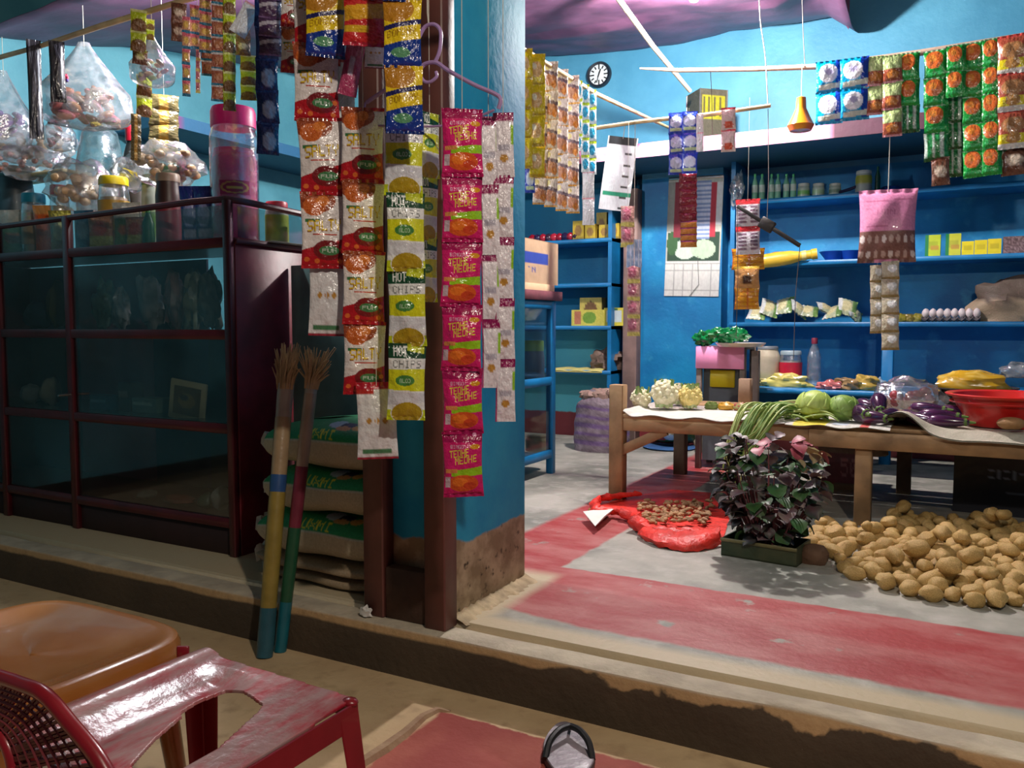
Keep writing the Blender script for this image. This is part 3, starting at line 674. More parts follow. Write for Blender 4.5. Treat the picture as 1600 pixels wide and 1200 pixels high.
# goods inside the cabinet
random.seed(11)
def incab(x, y, z): return Vector((CX+x, CY+y, z))
k = 0
bagtxt = ['pale green polythene bag leaning in the upper glass bay', 'pale pouch with pink print in the upper glass bay', 'pouch with red print beside the pink-printed one', 'tall clear pouch with a round pale cap in the upper bay', 'beige pouch nearest the corner post in the upper bay', 'slim milky pouch at the start of the upper bay']
for (u, vt, w, colr) in ((162, 440, 40, (96, 116, 92)), (235, 432, 48, (160, 150, 146)), (272, 428, 40, (170, 128, 126)), (300, 420, 34, (150, 156, 130)), (328, 424, 36, (126, 120, 106)), (188, 450, 22, (140, 132, 124))):
    p = P(u, vt, Y=2.44); h = p.z-.888; ww = w*depth(p)/F
    o = MB().blob((0, 0, 0), (ww/2, .04, h/2), 16, 14, .55, 2.2, k, None, None, lambda d, c=colr: tuple(min(255, max(8, x*(.8+.6*noise.noise(d*3+Vector((k, 0, 0)))))) for x in c)).obj('pouch', SATIN, None, (p.x, 2.44, .888+h/2)); tag(o, bagtxt[k], 'pouch', 'pouches on the upper cabinet shelf'); k += 1
p = P(292, 413, Y=2.43); 
p = incab(-.50, .2, .523)
t = empty('framed_tile', P(290, 657, Y=2.38), 0, 'square cream-edged frame with a brown picture leaning in the middle bay', 'frame')
t.rotation_euler = (.1, .17, .35); wq = 62*depth(P(290, 620, Y=2.38))/F
MB().box(-wq/2, wq/2, 0, .012, 0, wq*1.02, bev=.004).obj('frame', mat('cream_frame', (176, 168, 132), .5, .1), t)
cv = Cv(20, 20, (96, 84, 50)).ell(.5, .5, .3, .26, (140, 120, 60)).ell(.4, .4, .16, .12, (70, 60, 44)).speck(10)
link('picture', flat('picture', cv, PAPER, 1.0, 3, 0, .002), t, (0, -.003, wq*.87)).scale = (wq*.72, 1, wq*.72)
for (u0, u1, vt, colr, lb) in ((140, 170, 618, (40, 84, 110), 'small blue carton in the middle bay'), (184, 202, 598, (62, 52, 34), 'dark olive carton standing tall in the middle bay'), (206, 244, 622, (96, 116, 100), 'low grey-green carton beside the leaning frame')):
    carton(lb, u0, u1, vt, 2.42, .524, .07, d_simple(colr, [('rect', .1, .3, .8, .5, tuple(min(255, c+60) for c in colr))])(0), group='cartons in the middle bay')
for (u, vt, w, cc, lb) in ((48, 600, 30, (120, 130, 130), 'grey wrapped bundle in the left middle bay'), (78, 590, 26, (150, 150, 130), 'pale wrapped bundle in the left middle bay'), (60, 470, 60, (40, 60, 80), 'dark blue packs in the left upper bay'), (90, 440, 30, (84, 84, 44), 'olive pack in the left upper bay')):
    p = P(u, vt, Y=2.46); base = .524 if vt > 520 else .888; hh = (p.z-base)/2
    tag(MB().blob((0, 0, 0), (w*depth(p)/F/2, .05, hh), 14, 10, .3, 2.4, u, cc).obj('bundle', SATIN, None, (p.x, 2.46, base+hh)), lb, 'bundle')
for (u, vt, w, cc, lb) in ((280, 775, 60, (150, 60, 50), 'red wrapped pack lying low in the bottom bay'), (345, 760, 24, (150, 156, 150), 'pale pack at the corner of the bottom bay'), (325, 770, 30, (50, 90, 70), 'dark green pack in the bottom bay'), (230, 782, 30, (120, 118, 112), 'grey crumpled pack low in the bottom bay')):
    p = P(u, vt, Y=2.44); hh = max(.02, (p.z-.139)/2)
    tag(MB().blob((0, 0, 0), (w*depth(p)/F/2, .045, hh), 14, 10, .3, 2.4, u, cc).obj('bundle', SATIN, None, (p.x, 2.44, .139+hh)), lb, 'bundle')

# ---- jars and packs along the counter top
SNACKC = [(222, 186, 140), (206, 160, 112), (232, 204, 160)]
def snackbag(label, u0, u1, v0, v1, Y, n, r=.02, ball=(222, 186, 140), hang=False, group=None, z=None):
    a = P(u0, v0, Y=Y); b = P(u1, v1, Y=Y); c = (a+b)/2; w = (b.x-a.x); w = (u1-u0)*depth(c)/F; h = abs(a.z-b.z)
    t = empty('snack_bag', c, 0, label, 'snack bag', group); rnd = random.Random(int(u0+v0)); mb = MB()
    for i in range(n):
        x = rnd.uniform(-.42, .42)*w; z = rnd.uniform(-.30, .30)*h; q = ball if rnd.random() < .7 else tuple(c_*.85 for c_ in ball)
        mb.blob((x, rnd.uniform(-.35, .1)*.09, z), (r, r, r*.85), 9, 7, .15, 2, i, q)
    o = mb.obj('snacks', SATIN, t, (0, 0, 0), (0, 0, facing(c))); o['kind'] = 'stuff'
    MB().blob((0, 0, 0), (w*.54, .06, h*.55), 22, 14, .3, 2.6, n, None).obj('film', FILM, t, (0, 0, 0), (0, 0, facing(c)))
    return t
YB = 2.50
def place(o, dz): o.location.z += dz; return o
t = jar('tall pink jar with bright pink screw lid and oval label on the counter', 364, 170, 72, 2.50, CTOP, (240, 30, 140), (250, 50, 150), None, .13, clearb=True, shoulder=.9)
r_ = 72*depth(P(364, 300, Y=2.5))/F/2
cv = Cv(24, 18, (170, 40, 96)).ell(.5, .5, .45, .42, (196, 150, 90)).ell(.5, .5, .38, .32, (150, 40, 80)).rect(.25, .42, .75, .6, (206, 170, 90))
def arc(rr, z_, hh, half, yaw=0): return lambda s, t_: (rr*np.sin((s-.5)*2*half+yaw), -rr*np.cos((s-.5)*2*half+yaw), z_+hh*(1-t_))
yw = facing(t.location)
link('oval_label', multi('oval_label', [(cv, arc(r_*1.015, .19, .055, .62), False)], SATIN), t, (0, 0, 0), (0, 0, yw))
jar('jar with green lid and dark body behind the brown jar', 268, 262, 34, 2.60, CTOP, (20, 130, 60), (70, 60, 50), (110, 100, 60), .12)
jar('dark brown jar with red label band and shiny shoulder', 262, 272, 38, 2.47, CTOP, (150, 130, 110), (64, 40, 34), (140, 30, 50), .1, labz=(.05, .6))
jar('jar with dark green lid between bags of puffs', 236, 274, 30, 2.62, CTOP, (20, 110, 60), (170, 176, 160), (120, 160, 80), .12)
jar('clear jar with red and yellow round logo and yellow lid', 177, 277, 46, 2.48, CTOP, (222, 196, 20), (196, 160, 120), (190, 150, 60), .1, labz=(.3, .75), clearb=True)
jar('slim jar with red lid left of the yellow-lid jar', 92, 290, 28, 2.45, CTOP, (200, 30, 60), (200, 180, 150), (190, 100, 40), .13, clearb=True)
jar('short wide jar with teal lid at the left end', 52, 303, 36, 2.44, CTOP, (20, 130, 160), (214, 200, 170), (200, 160, 110), .14, clearb=True)
jar('short jar with red lid and lime label at the counter corner', 432, 316, 36, 2.66, CTOP, (200, 40, 60), (196, 196, 190), (176, 190, 50), .12, labz=(.1, .8))
def pouch(label, u0, u1, v, Y, des, base=CTOP, group='small packs lined along the counter top', tilt=.05):
    a = P(u0, v, Y=Y); b = P(u1, v, Y=Y); w = b.x-a.x; h = a.z-base; me = meshes(des)[0]
    o = link('snack_pouch', me, None, ((a.x+b.x)/2, Y, base+h*1.0), (tilt, 0, random.uniform(.2, .5))); o.scale = (w, w, h/DES[des][3]); return tag(o, label, 'packet', group)
design('orange_pouch', d_simple((214, 96, 30), [('rect', 0, 0, 1, .2, (230, 160, 90))]), (200, 90, 40), .3, 1.4, nv=1)
design('olive_pouch', d_simple((150, 140, 60), [('ell', .5, .5, .3, .2, (200, 190, 120))]), (150, 140, 60), .3, 1.4, nv=1)
design('steelblue_pouch', d_simple((40, 84, 120), [('ell', .5, .5, .3, .2, (120, 150, 170))]), (40, 84, 120), .3, 1.4, nv=1)
design('green_white_pouch', d_simple((120, 150, 90), [('rect', 0, 0, 1, .35, (206, 206, 196)), ('ell', .5, .6, .3, .12, (200, 120, 80))]), (150, 160, 120), .3, 1.4, nv=1)
design('royal_pouch', d_simple((34, 48, 130), [('ell', .5, .5, .3, .2, (150, 160, 210)), ('rect', .2, .75, .8, .85, (190, 190, 220))], 16, 22), (30, 44, 110), .3, 1.4, nv=1)
design('red_yellow_pouch', d_simple((190, 120, 80), [('rect', 0, .6, 1, 1, (190, 190, 100)), ('ell', .5, .4, .3, .2, (200, 80, 60))]), (160, 120, 90), .3, 1.4, nv=1)
pouch('orange snack pouch near the left end of the counter', 58, 80, 322, 2.40, 'orange_pouch')
pouch('olive snack pouch beside the orange one', 82, 104, 330, 2.39, 'olive_pouch')
pouch('steel-blue pouch before the round-logo jar', 118, 142, 330, 2.385, 'steelblue_pouch')
pouch('yellow-green printed pouch under the round logo', 144, 170, 338, 2.38, 'red_yellow_pouch')
pouch('green and white pouch with red print', 182, 212, 318, 2.385, 'green_white_pouch')
pouch('small red and lime pouch left of the green bottle', 200, 224, 340, 2.37, 'red_yellow_pouch')
pouch('first royal blue pouch beside the pink jar', 284, 306, 292, 2.42, 'royal_pouch')
pouch('second royal blue pouch touching the pink jar', 306, 330, 292, 2.43, 'royal_pouch')
bottle('small green bottle behind the rail glass', 231, 326, 18, 2.375, CTOP, (20, 120, 50), (10, 96, 50))
pouch('plain grey-green pack at the far left end', 6, 40, 330, 2.42, 'green_white_pouch')
# bigger things behind
jar('dark pack bin with grey lid at the left edge', 22, 262, 54, 2.62, CTOP, (60, 100, 100), (52, 72, 80), None, .1)
snackbag('bag of pale puffed snacks lying on the jars beside the yellow lid', 84, 176, 262, 328, 2.52, 24, .026)
snackbag('clear bag of round puffs on top of the green-lid jars', 210, 312, 234, 284, 2.58, 24, .024)
snackbag('bag of golden puffs lying at the far left above the counter', -10, 108, 208, 248, 2.62, 30, .023, (216, 176, 120))
snackbag('bag of reddish candies under the golden puffs', -5, 103, 240, 272, 2.60, 22, .015, (196, 120, 100))
snackbag('clear white crumpled bag above the yellow-lid jar', 178, 235, 252, 292, 2.60, 8, .014, (200, 200, 196))
o = MB().box(-.28, .3, 0, .16, 0, .016, bev=.003).obj('small_shelf', mat('pale_wood', (176, 160, 120), .6, .2), None, tuple(P(40, 276, Y=2.58))); tag(o, 'thin board carrying the snack bags above the counter left end', 'board')
jb = P(40, 276, Y=2.6)
# translucent jug, red cap bottle, tall olive packs
p = P(155, 192, Y=2.72); r_ = 72*depth(p)/F/2
t = empty('plastic_jug', (p.x, 2.72, CTOP), 0, 'large translucent grey-blue plastic container standing behind the puffs', 'jug'); h = p.z-CTOP
MB().lathe([(r_*.8, 0), (r_*.95, h*.1), (r_, h*.4), (r_*.96, h*.7), (r_*.7, h*.93), (r_*.3, h)], 22).obj('body', clear('milky_jug', (.8, .88, .9), .45, .25, .2, (120, 150, 156)), t)
MB().lathe([(r_*.7, .01), (r_*.8, h*.1), (r_*.7, h*.35)], 14, (150, 140, 150)).obj('contents', SATIN, t)
bottle('dark bottle with bright red cap behind the counter jars', 204, 196, 38, 2.70, CTOP, (190, 16, 44), (34, 36, 34), (60, 52, 44))
design('gold_strand_pack', d_simple((110, 98, 62), [('rect', .35, 0, .65, 1, (196, 150, 60)), ('ell', .5, .3, .14, .1, (224, 190, 110)), ('ell', .5, .7, .14, .1, (224, 190, 110))]), (100, 92, 60), .2, 1.2)
strip('olive strip with gold middle hanging in front of the left loft', 234, 278, 148, 240, 4, 'gold_strand_pack', Y=2.75, cord=.5)
strip('thin golden strand hanging below the lime sachets', 205, 220, 178, 250, 5, 'gold_strand_pack', Y=2.45, cord=.02)
# cardboard paper edge on counter right
cv = Cv(8, 4, (220, 216, 206)); o = link('paper_sheet', multi('paper_sheet', [(cv, lambda s, t_: ((s-.5)*.11, (t_-.5)*.26, .004+.004*np.sin(s*7)), True), (cv, lambda s, t_: ((s-.5)*.11, (t_-.5)*.26, .001+0*s), False)], PAPER), None, (CX-.03, CY+.33, CTOP)); tag(o, 'white paper sheet lying on the counter corner by the short red-lid jar', 'paper')

# ---- bamboo pole over the counter and everything on it
t = MB().tube([P(-60, 106, Y=2.28), P(60, 73, Y=2.28), P(160, 40, Y=2.28), P(290, 0, Y=2.28), P(420, -34, Y=2.28)], [.011, .010, .012, .011, .010], 10).obj('bamboo_pole', BAMB); tag(t, 'thin bamboo pole over the counter carrying the small sachet strips', 'pole')
def lstrip(lb, *a, **k):
    if 'cord' in k: k['hang'] = P(a[0], 85-a[0]*.3, Y=2.28).z
    return strip(lb, *a, group='sachet strips on the counter pole', **k)
lstrip('lime and yellow sachet strip hanging from the left pole', 205, 228, 15, 80, 2, 'lime_brown_sachet', Y=2.24)
lstrip('dark short packs under the lime strip', 208, 230, 78, 100, 1, 'brown_dark_sachet', Y=2.27, cord=.1)
lstrip('yellow-green packet pair beside the golden strand', 214, 237, 117, 182, 2, 'lime_brown_sachet', Y=2.5, cord=.3)
lstrip('thin lime strip just right of the lime and yellow one', 229, 241, 30, 62, 2, 'lime_brown_sachet', Y=2.32)
lstrip('brown and white paper strip at the pole', 268, 291, 5, 64, 2, 'brown_dark_sachet', Y=2.26)
lstrip('thinnest multicoloured strip, leftmost of the long ones', 285, 297, 26, 150, 5, 'multi_sachet', Y=2.22)
lstrip('cream and red short strip', 297, 312, 8, 76, 3, 'multi_sachet', Y=2.25)
lstrip('hair-thin pink strip hanging lower', 306, 313, 60, 145, 5, 'candy_sachet', Y=2.27, cord=.12)
lstrip('red and white strip left of the brown teal ladder', 312, 330, -4, 82, 4, 'multi_sachet', Y=2.22)
lstrip('brown sachets with teal seams, short row', 315, 334, 70, 118, 2, 'brown_teal_sachet', Y=2.26, cord=.15)
lstrip('brown sachets with teal seams, long row', 331, 352, -20, 158, 7, 'brown_teal_sachet', Y=2.18)
lstrip('lime and brown strip behind the pink jar lid', 349, 368, -10, 172, 6, 'lime_brown_sachet', Y=2.2)
lstrip('short lime strip beside the navy packets', 376, 400, 86, 156, 3, 'lime_brown_sachet', Y=2.3, cord=.3)
lstrip('brown strip tucked over the short lime one', 368, 391, 34, 86, 2, 'brown_dark_sachet', Y=2.27, cord=.2)
lstrip('navy packets with white patches', 398, 432, -10, 240, 5, 'navy_sachet', Y=2.16, du=4)
lstrip('plum packets with white streaks over the navy ones', 405, 440, -30, 86, 4, 'plum_sachet', Y=2.0)
lstrip('red and white short strip left of the masala row', 440, 476, -30, 112, 2, 'masala_sachet', Y=2.0)
o = link('white_pouch', meshes('white_strip_sachet')[0], None, P(396, 8, Y=2.22), (0, .5, facing(P(386, 20, Y=2.22)))); o.scale = (.06, .06, .08); tag(o, 'bright white crumpled pouch tied at the pole', 'pouch')
# black straps
for i, (u, v0_, v1_, w) in enumerate(((52, 62, 218, 20), (88, 64, 160, 22))):
    a = P(u, v0_, Y=2.25); b = P(u+2, v1_, Y=2.25); wq = w*depth(a)/F; cv = Cv(12, 30, (44, 42, 50)).rect(.2, 0, .35, 1, (80, 80, 90)).rect(.75, .1, .85, .9, (190, 195, 205))
    o = link('black_strip_bag', packet('black_strip', cv, (36, 34, 40), 20+i, .35, GLOSS, 1), None, a, (0, 0, facing(a))); o.scale = (wq, wq, (a.z-b.z)); tag(o, ['long glossy black polythene strip hanging from the pole left end', 'shorter black polythene strip beside the big clear bag'][i], 'polythene strip')
# clear bags hanging
def hangbag(label, u0, u1, v0, v1, Y, balls, col, seed, n=26, fill=(.5, 1)):
    a = P((u0+u1)/2, v0, Y=Y); b = P((u0+u1)/2, v1, Y=Y); w = (u1-u0)*depth(a)/F; h = a.z-b.z; yw = facing(a)
    t = empty('clear_bag', a, 0, label, 'plastic bag'); mb = MB(); nn, mm = 26, 22
    for j in range(mm+1):
        q = j/mm; r = w/2*(.12+.95*min(1, q*1.8)**1.2*(1 if q < .8 else sqrt(max(0, 1-((q-.8)/.2)**2))*.9+.1))
        for i in range(nn):
            an = 2*pi*i/nn; wr = 1+.16*noise.noise(Vector((cos(an)*2, sin(an)*2, q*3+seed)))+.05*sin(an*9+seed)*(1-q)
            mb.v.append((r*cos(an)*wr, r*sin(an)*.45*wr, -h*q)); mb.c.append((1, 1, 1))
    for j in range(mm):
        for i in range(nn): mb.f.append((j*nn+i, j*nn+nn+i, j*nn+nn+(i+1) % nn, j*nn+(i+1) % nn))
    mb.obj('film', FILM, t, (0, 0, 0), (0, 0, yw)); rnd = random.Random(seed); mc = MB()
    for i in range(n):
        f = rnd.uniform(*fill); mc.blob((rnd.uniform(-.38, .38)*w*(.5+f*.4), rnd.uniform(-.12, .12)*w, -h*f+balls*1.2), (balls*1.6, balls, balls*.8), 8, 6, .2, 2, i, tuple(min(255, c*rnd.uniform(.8, 1.2)) for c in col), Matrix.Rotation(rnd.uniform(-1, 1), 3, 'Y'))
    o = mc.obj('contents', SATIN, t, (0, 0, 0), (0, 0, yw)); o['kind'] = 'stuff'
    MB().tube([(0, 0, -.02), (0, 0, .16)], .0015, 5).obj('knot_cord', STRING, t); return t
hangbag('big clear bag of brown-pink snack sticks hanging over the counter', 70, 192, 66, 205, 2.45, .022, (172, 112, 98), 3, 46, (.62, .97))
hangbag('small clear white bag with pinkish contents right of the lime strip', 207, 268, 58, 138, 2.42, .012, (150, 130, 128), 5, 18, (.5, .95))
hangbag('clear bag with purple label at the extreme left', -30, 40, 110, 235, 2.5, .02, (96, 50, 130), 8, 16, (.6, .9))
hangbag('bag of brown twisted snacks partly behind the black strip', 70, 112, 165, 238, 2.62, .014, (130, 70, 60), 9, 18, (.1, .9))
o = bag('snack_pouch', 'pouch with blue and red label inside the row at the pole', 'packet', P(102, 128, Y=2.3), (.017, .01, .022), lambda d: (90, 70, 160) if d.z < 0 else (210, 60, 90)); 

# ================================================================ STRIPS HANGING IN FRONT OF THE PILLAR
FY = 1.74
rodz = P(600, -60, Y=1.76).z
o = MB().tube([(P(452, 0, Y=1.76).x, 1.76, rodz), (-1.4, 1.765, rodz+.006), (-1.0, 1.76, rodz)], .012, 10).obj('bamboo_pole', BAMB); tag(o, 'bamboo rod under the porch roof holding the front snack strips', 'pole')
g = 'big snack packet strips in front of the pillar'
def fstrip(lb, u0, u1, v0, v1, n, des, Y=FY, **k):
    if 'cord' not in k or k['cord'] > .1: k.pop('cord', 0); k['hang'] = rodz
    r = strip(lb, u0, u1, v0, v1, n, des, Y=Y, group=g, **k)
    return r
fstrip('blue and yellow packet strip, leftmost of the two', 478, 538, -120, 86, 2, 'blue_sachet', 1.70)
fstrip('red and yellow packet strip between the two blue and yellow ones', 538, 604, -75, 70, 2, 'red_yellow_sachet', 1.71)
fstrip('thin plain white packets under the red and yellow ones', 570, 603, 60, 105, 1, 'plain_back_sachet', 1.78, cord=.25)
fstrip('blue and yellow packet strip tilted over the hanger', 597, 656, -105, 205, 3, 'blue_sachet', 1.66, du=6)
r = fstrip('longest white masala packet strip, left of the row', 453, 522, -50, 415, 4, 'masala_sachet', 1.74, du=22, jit=.07)
fstrip('turned white packet hanging at the end of the left masala strip', 484, 540, 398, 520, 1, 'plain_back_sachet', 1.76, cord=.02)
fstrip('white backs of packets seen between the two masala strips', 514, 556, 88, 300, 2, 'plain_back_sachet', 1.82, cord=.3)
fstrip('second white masala packet strip with red bases', 534, 600, 168, 612, 4, 'masala_sachet', 1.78, du=4, jit=.07, cord=.28)
fstrip('large turned white packet at the bottom of the second masala strip', 556, 620, 597, 712, 1, 'plain_back_sachet', 1.78, cord=.1)
fstrip('lime and white packet strip with dark green name panels', 602, 662, 182, 652, 4, 'lime_sachet', 1.76, du=6, jit=.08, cord=.3)
fstrip('back row of lime packets seen edge-on', 652, 690, 176, 468, 3, 'lime_sachet', 1.84, du=-6, cord=.3, yaw=1.1)
fstrip('bright pink packet strip in front of the pillar', 690, 754, 170, 772, 6, 'pink_sachet', 1.74, jit=.06)
fstrip('pink-backed white strip behind the bright pink one', 748, 778, 182, 602, 4, 'pink_back_sachet', 1.82, du=6)
fstrip('outer pink-backed white strip nearest the pillar edge', 770, 802, 176, 655, 5, 'pink_back_sachet', 1.84, du=4)
# lilac plastic hanger
LIL = mat('lilac_plastic', (164, 134, 178), .3, .08, 8, 0)
hy = 1.80
h_ = lambda u, v: P(u, v, Y=hy)
t = empty('clothes_hanger', h_(682, 105), 0, 'lilac plastic clothes hanger hooked up in front of the pillar', 'hanger')
def loc(ps): return [p-t.location for p in ps]
def smoothp(ps, n=5):
    ps = [Vector(p) for p in ps]; out = []
    for i in range(len(ps)-1):
        a = ps[max(i-1, 0)]; b = ps[i]; c = ps[i+1]; d = ps[min(i+2, len(ps)-1)]
        for k in range(n):
            q = k/n; out.append(.5*((2*b)+(c-a)*q+(2*a-5*b+4*c-d)*q*q+(3*b-a-3*c+d)*q**3))
    return out+[ps[-1]]
MB().tube(smoothp(loc([h_(573, 160), h_(600, 142), h_(650, 112), h_(664, 100), h_(682, 98), h_(700, 110), h_(740, 132), h_(772, 146), h_(782, 155), h_(779, 170)])), .0052, 8).obj('shoulder', LIL, t)
MB().tube(smoothp(loc([h_(655, 58), h_(664, 42), h_(678, 38), h_(688, 48), h_(688, 72), h_(684, 88), h_(678, 99)])), .0048, 8).obj('hook', LIL, t)
MB().tube(smoothp(loc([h_(664, 100), h_(656, 112), h_(662, 126), h_(672, 128), h_(682, 120), h_(681, 112)])), .0042, 8).obj('loop', LIL, t)
MB().tube(loc([h_(670, 40), h_(668, 20), h_(667, -60)]), .002, 5).obj('cord', STRING, t)
MB().tube(smoothp(loc([h_(571, 160), h_(566, 190), h_(580, 196), h_(700, 196), h_(772, 172)])), .003, 6).obj('bar', LIL, t)
o = link('plastic_wrap', meshes('white_strip_sachet')[1], None, P(557, 70, Y=1.79), (0, .2, .7)); o.scale = (.05, .04, .09); tag(o, 'pinkish shiny wrapper hanging between the white strips', 'wrapper')
o.data = packet('wrap', Cv(12, 18, (180, 70, 110)).rect(.3, .3, .6, .6, (200, 190, 210)).speck(20), (170, 90, 120), 31, .5, GLOSS, 1.5)

# ================================================================ RICE SACKS beside the cabinet
def d_sack(i):
    c = Cv(150, 60, (168, 148, 122))
    c.rect(0, 0, 1, .52, (24, 120, 66)); c.rect(0, 0, 1, .3, (40, 140, 82)); c.speck(6)
    c.text('LUXMI', .34, .32, .56, .47, (206, 200, 50)).rect(.06, 0, .08, 1, (188, 176, 150))
    c.ell(.62, .2, .06, .12, (190, 205, 215)).ell(.70, .16, .05, .1, (40, 60, 90)).ell(.68, .3, .05, .08, (216, 160, 96)).ell(.77, .2, .04, .09, (226, 170, 80))
    return c
def sack(z, hh, x0, x1, y0, y1, label, seed, green=True):
    t = empty('rice_sack', ((x0+x1)/2, (y0+y1)/2, z), 0, label, 'sack', 'rice sacks stacked beside the cabinet'); w = x1-x0; d = y1-y0
    cv = d_sack(0)
    if not green: cv = Cv(150, 60, (170, 150, 120)).speck(6)
    def body(s, t_):
        th = t_*2*pi  # around the short section, front first: t=0 top, .25 front, .5 bottom
        e = (1-np.abs(2*s-1)**5)**.5
        ca, sa = np.cos(th), np.sin(th); pw = .62
        yy = -np.sign(sa)*np.abs(sa)**pw*d/2*(.75+.25*e); zz = np.sign(ca)*np.abs(ca)**pw*hh/2*e*(1+.12*wob(s, 0*s, seed))
        return (s-.5)*w*(1-.0*e), yy+.01*wob(s, t_, seed+1), zz+hh/2+.008*wob(s, t_, seed+2)
    cc = Cv(150, 96, (150, 132, 106)); cc.a[0:40] = cv.a[0:40]
    # paint: rows 0..~.3 front upper = green, then beige
    if green:
        cc = Cv(150, 110, (206, 190, 160)); g0 = .235
        cc.rect(0, 0, 1, g0, (36, 156, 92)); cc.rect(0, .93, 1, 1, (36, 156, 92)); cc.rect(0, g0-.01, 1, g0, (206, 210, 200))
        cc.text('LUXMI', .36, .15, .62, .215, (236, 230, 60)); cc.text('LUXMI', .87, .17, .99, .21, (230, 224, 60))
        cc.ell(.58, .09, .06, .035, (190, 208, 216)).ell(.66, .09, .05, .03, (40, 56, 84)).ell(.65, .125, .05, .022, (214, 160, 96)).ell(.74, .11, .04, .025, (226, 170, 80))
        cc.rect(.0, 0, .035, 1, (190, 186, 172)); cc.rect(.86, 0, 1, g0, (16, 90, 46)); cc.speck(6)
    else: cc = Cv(150, 60, (170, 148, 118)).speck(8)
    link('sack_body', multi('sack_body', [(cc, body, False)], WEAVE), t)
    mb = MB()
    for k in range(12): a = Vector((-w/2+.012*abs(sin(k*2)), -d/2*.7+d*.7*k/11, hh/2+.012*sin(k*1.7))); mb.blob(a, (.024, .02, .03), 7, 5, .7, 3, k+seed, (190, 186, 178))
    mb.obj('ruffled_end', WEAVE, t); return t
SX0, SX1 = P(405, 720, Y=2.18).x, -1.655
sack(.405, .165, SX0-.0, SX1, 2.16, 2.56, 'top rice sack with green printed face beside the cabinet', 3)
sack(.250, .160, SX0+.01, SX1, 2.15, 2.57, 'middle rice sack with green band, second from the top', 4)
sack(.095, .160, SX0-.03, SX1, 2.15, 2.57, 'lowest rice sack with green band of the stack', 6)
sack(.048, .050, SX0-.04, SX1, 2.15, 2.58, 'flat folded empty sack directly under the rice sacks', 9, False)
sack(.001, .050, SX0-.02, SX1, 2.17, 2.58, 'bottommost folded empty sack on the floor under the rice', 12, False)
o = bag('paper_scrap', 'small white crumpled scrap at the foot of the left brown post', 'paper', P(572, 962, Z=0.0), (.017, .012, .02), None, mat('white_scrap', (200, 200, 196), .7, .1), 4, amp=.8, n=14, mm=10)
o = box_thing = tag(MB().box(-.2, .66, 0, .012, 0, 1.15, bev=.002).obj('dark_board', mat('teal_dark_board', (104, 132, 130), .6, .3, 4, .2), None, (-2.28, 2.62, .0)), 'dull grey-green board standing behind the rice sacks', 'board')

# ================================================================ BROOMS
def broom(label, foot, top, cols, r0, seed, fan):
    t = empty('broom', foot, 0, label, 'broom'); d = top-foot; L = d.length; rnd = random.Random(seed)
    for (a, b, c, nm) in cols:
        MB().tube([d*a, d*(a+b)/2, d*b], [r0*.95, r0, r0*.98], 14).obj(nm, mat('wrap_%d_%d_%d' % c, c, .3, .15, 14, .2), t)
    e = cols[-1][1]; mb = MB(); q = d.normalized(); sx = Vector((q.z, 0, -q.x)).normalized(); sy = q.cross(sx)
    for i in range(110):
        an = rnd.uniform(0, 2*pi); rr = sqrt(rnd.random()); s0 = e-.02; s1 = 1-rnd.random()*.10
        a = d*s0+(sx*cos(an)+sy*sin(an))*r0*rr; k = fan*(.6+.4*rnd.random())
        m_ = d*((s0+s1)/2)+(sx*cos(an)+sy*sin(an))*r0*rr*1.25; b = d*s1+(sx*cos(an)+sy*sin(an)*.6)*r0*rr*k
        mb.tube([a, m_, b], [.0035, .003, .0016], 4)
    o = mb.obj('bristles', mat('straw', (172, 146, 112), .7, .25, 20, .2), t); o['kind'] = 'stuff'; return t
ft = P(406, 1030, Z=-.15)+Vector((.0, .02, 0)); tp = P(452, 534, Y=2.12)
broom('soft broom standing on its teal and yellow handle against the cabinet', ft, tp,
      [(0, .15, (40, 84, 98), 'grip'), (.15, .51, (134, 116, 54), 'handle'), (.51, .565, (44, 78, 128), 'band'), (.565, .75, (150, 128, 98), 'stalks'), (.75, .86, (150, 138, 130), 'wrap')], .027, 4, 2.8)
ft2 = P(420, 1026, Z=-.15)+Vector((.0, .05, 0)); tp2 = P(494, 540, Y=2.13)
broom('second broom with green and red handle leaning behind the yellow one', ft2, tp2,
      [(0, .16, (24, 96, 110), 'grip'), (.16, .40, (30, 78, 54), 'handle'), (.40, .60, (108, 40, 56), 'band'), (.60, .84, (156, 136, 118), 'stalks'), (.84, .875, (160, 150, 140), 'wrap')], .021, 6, 4.0)
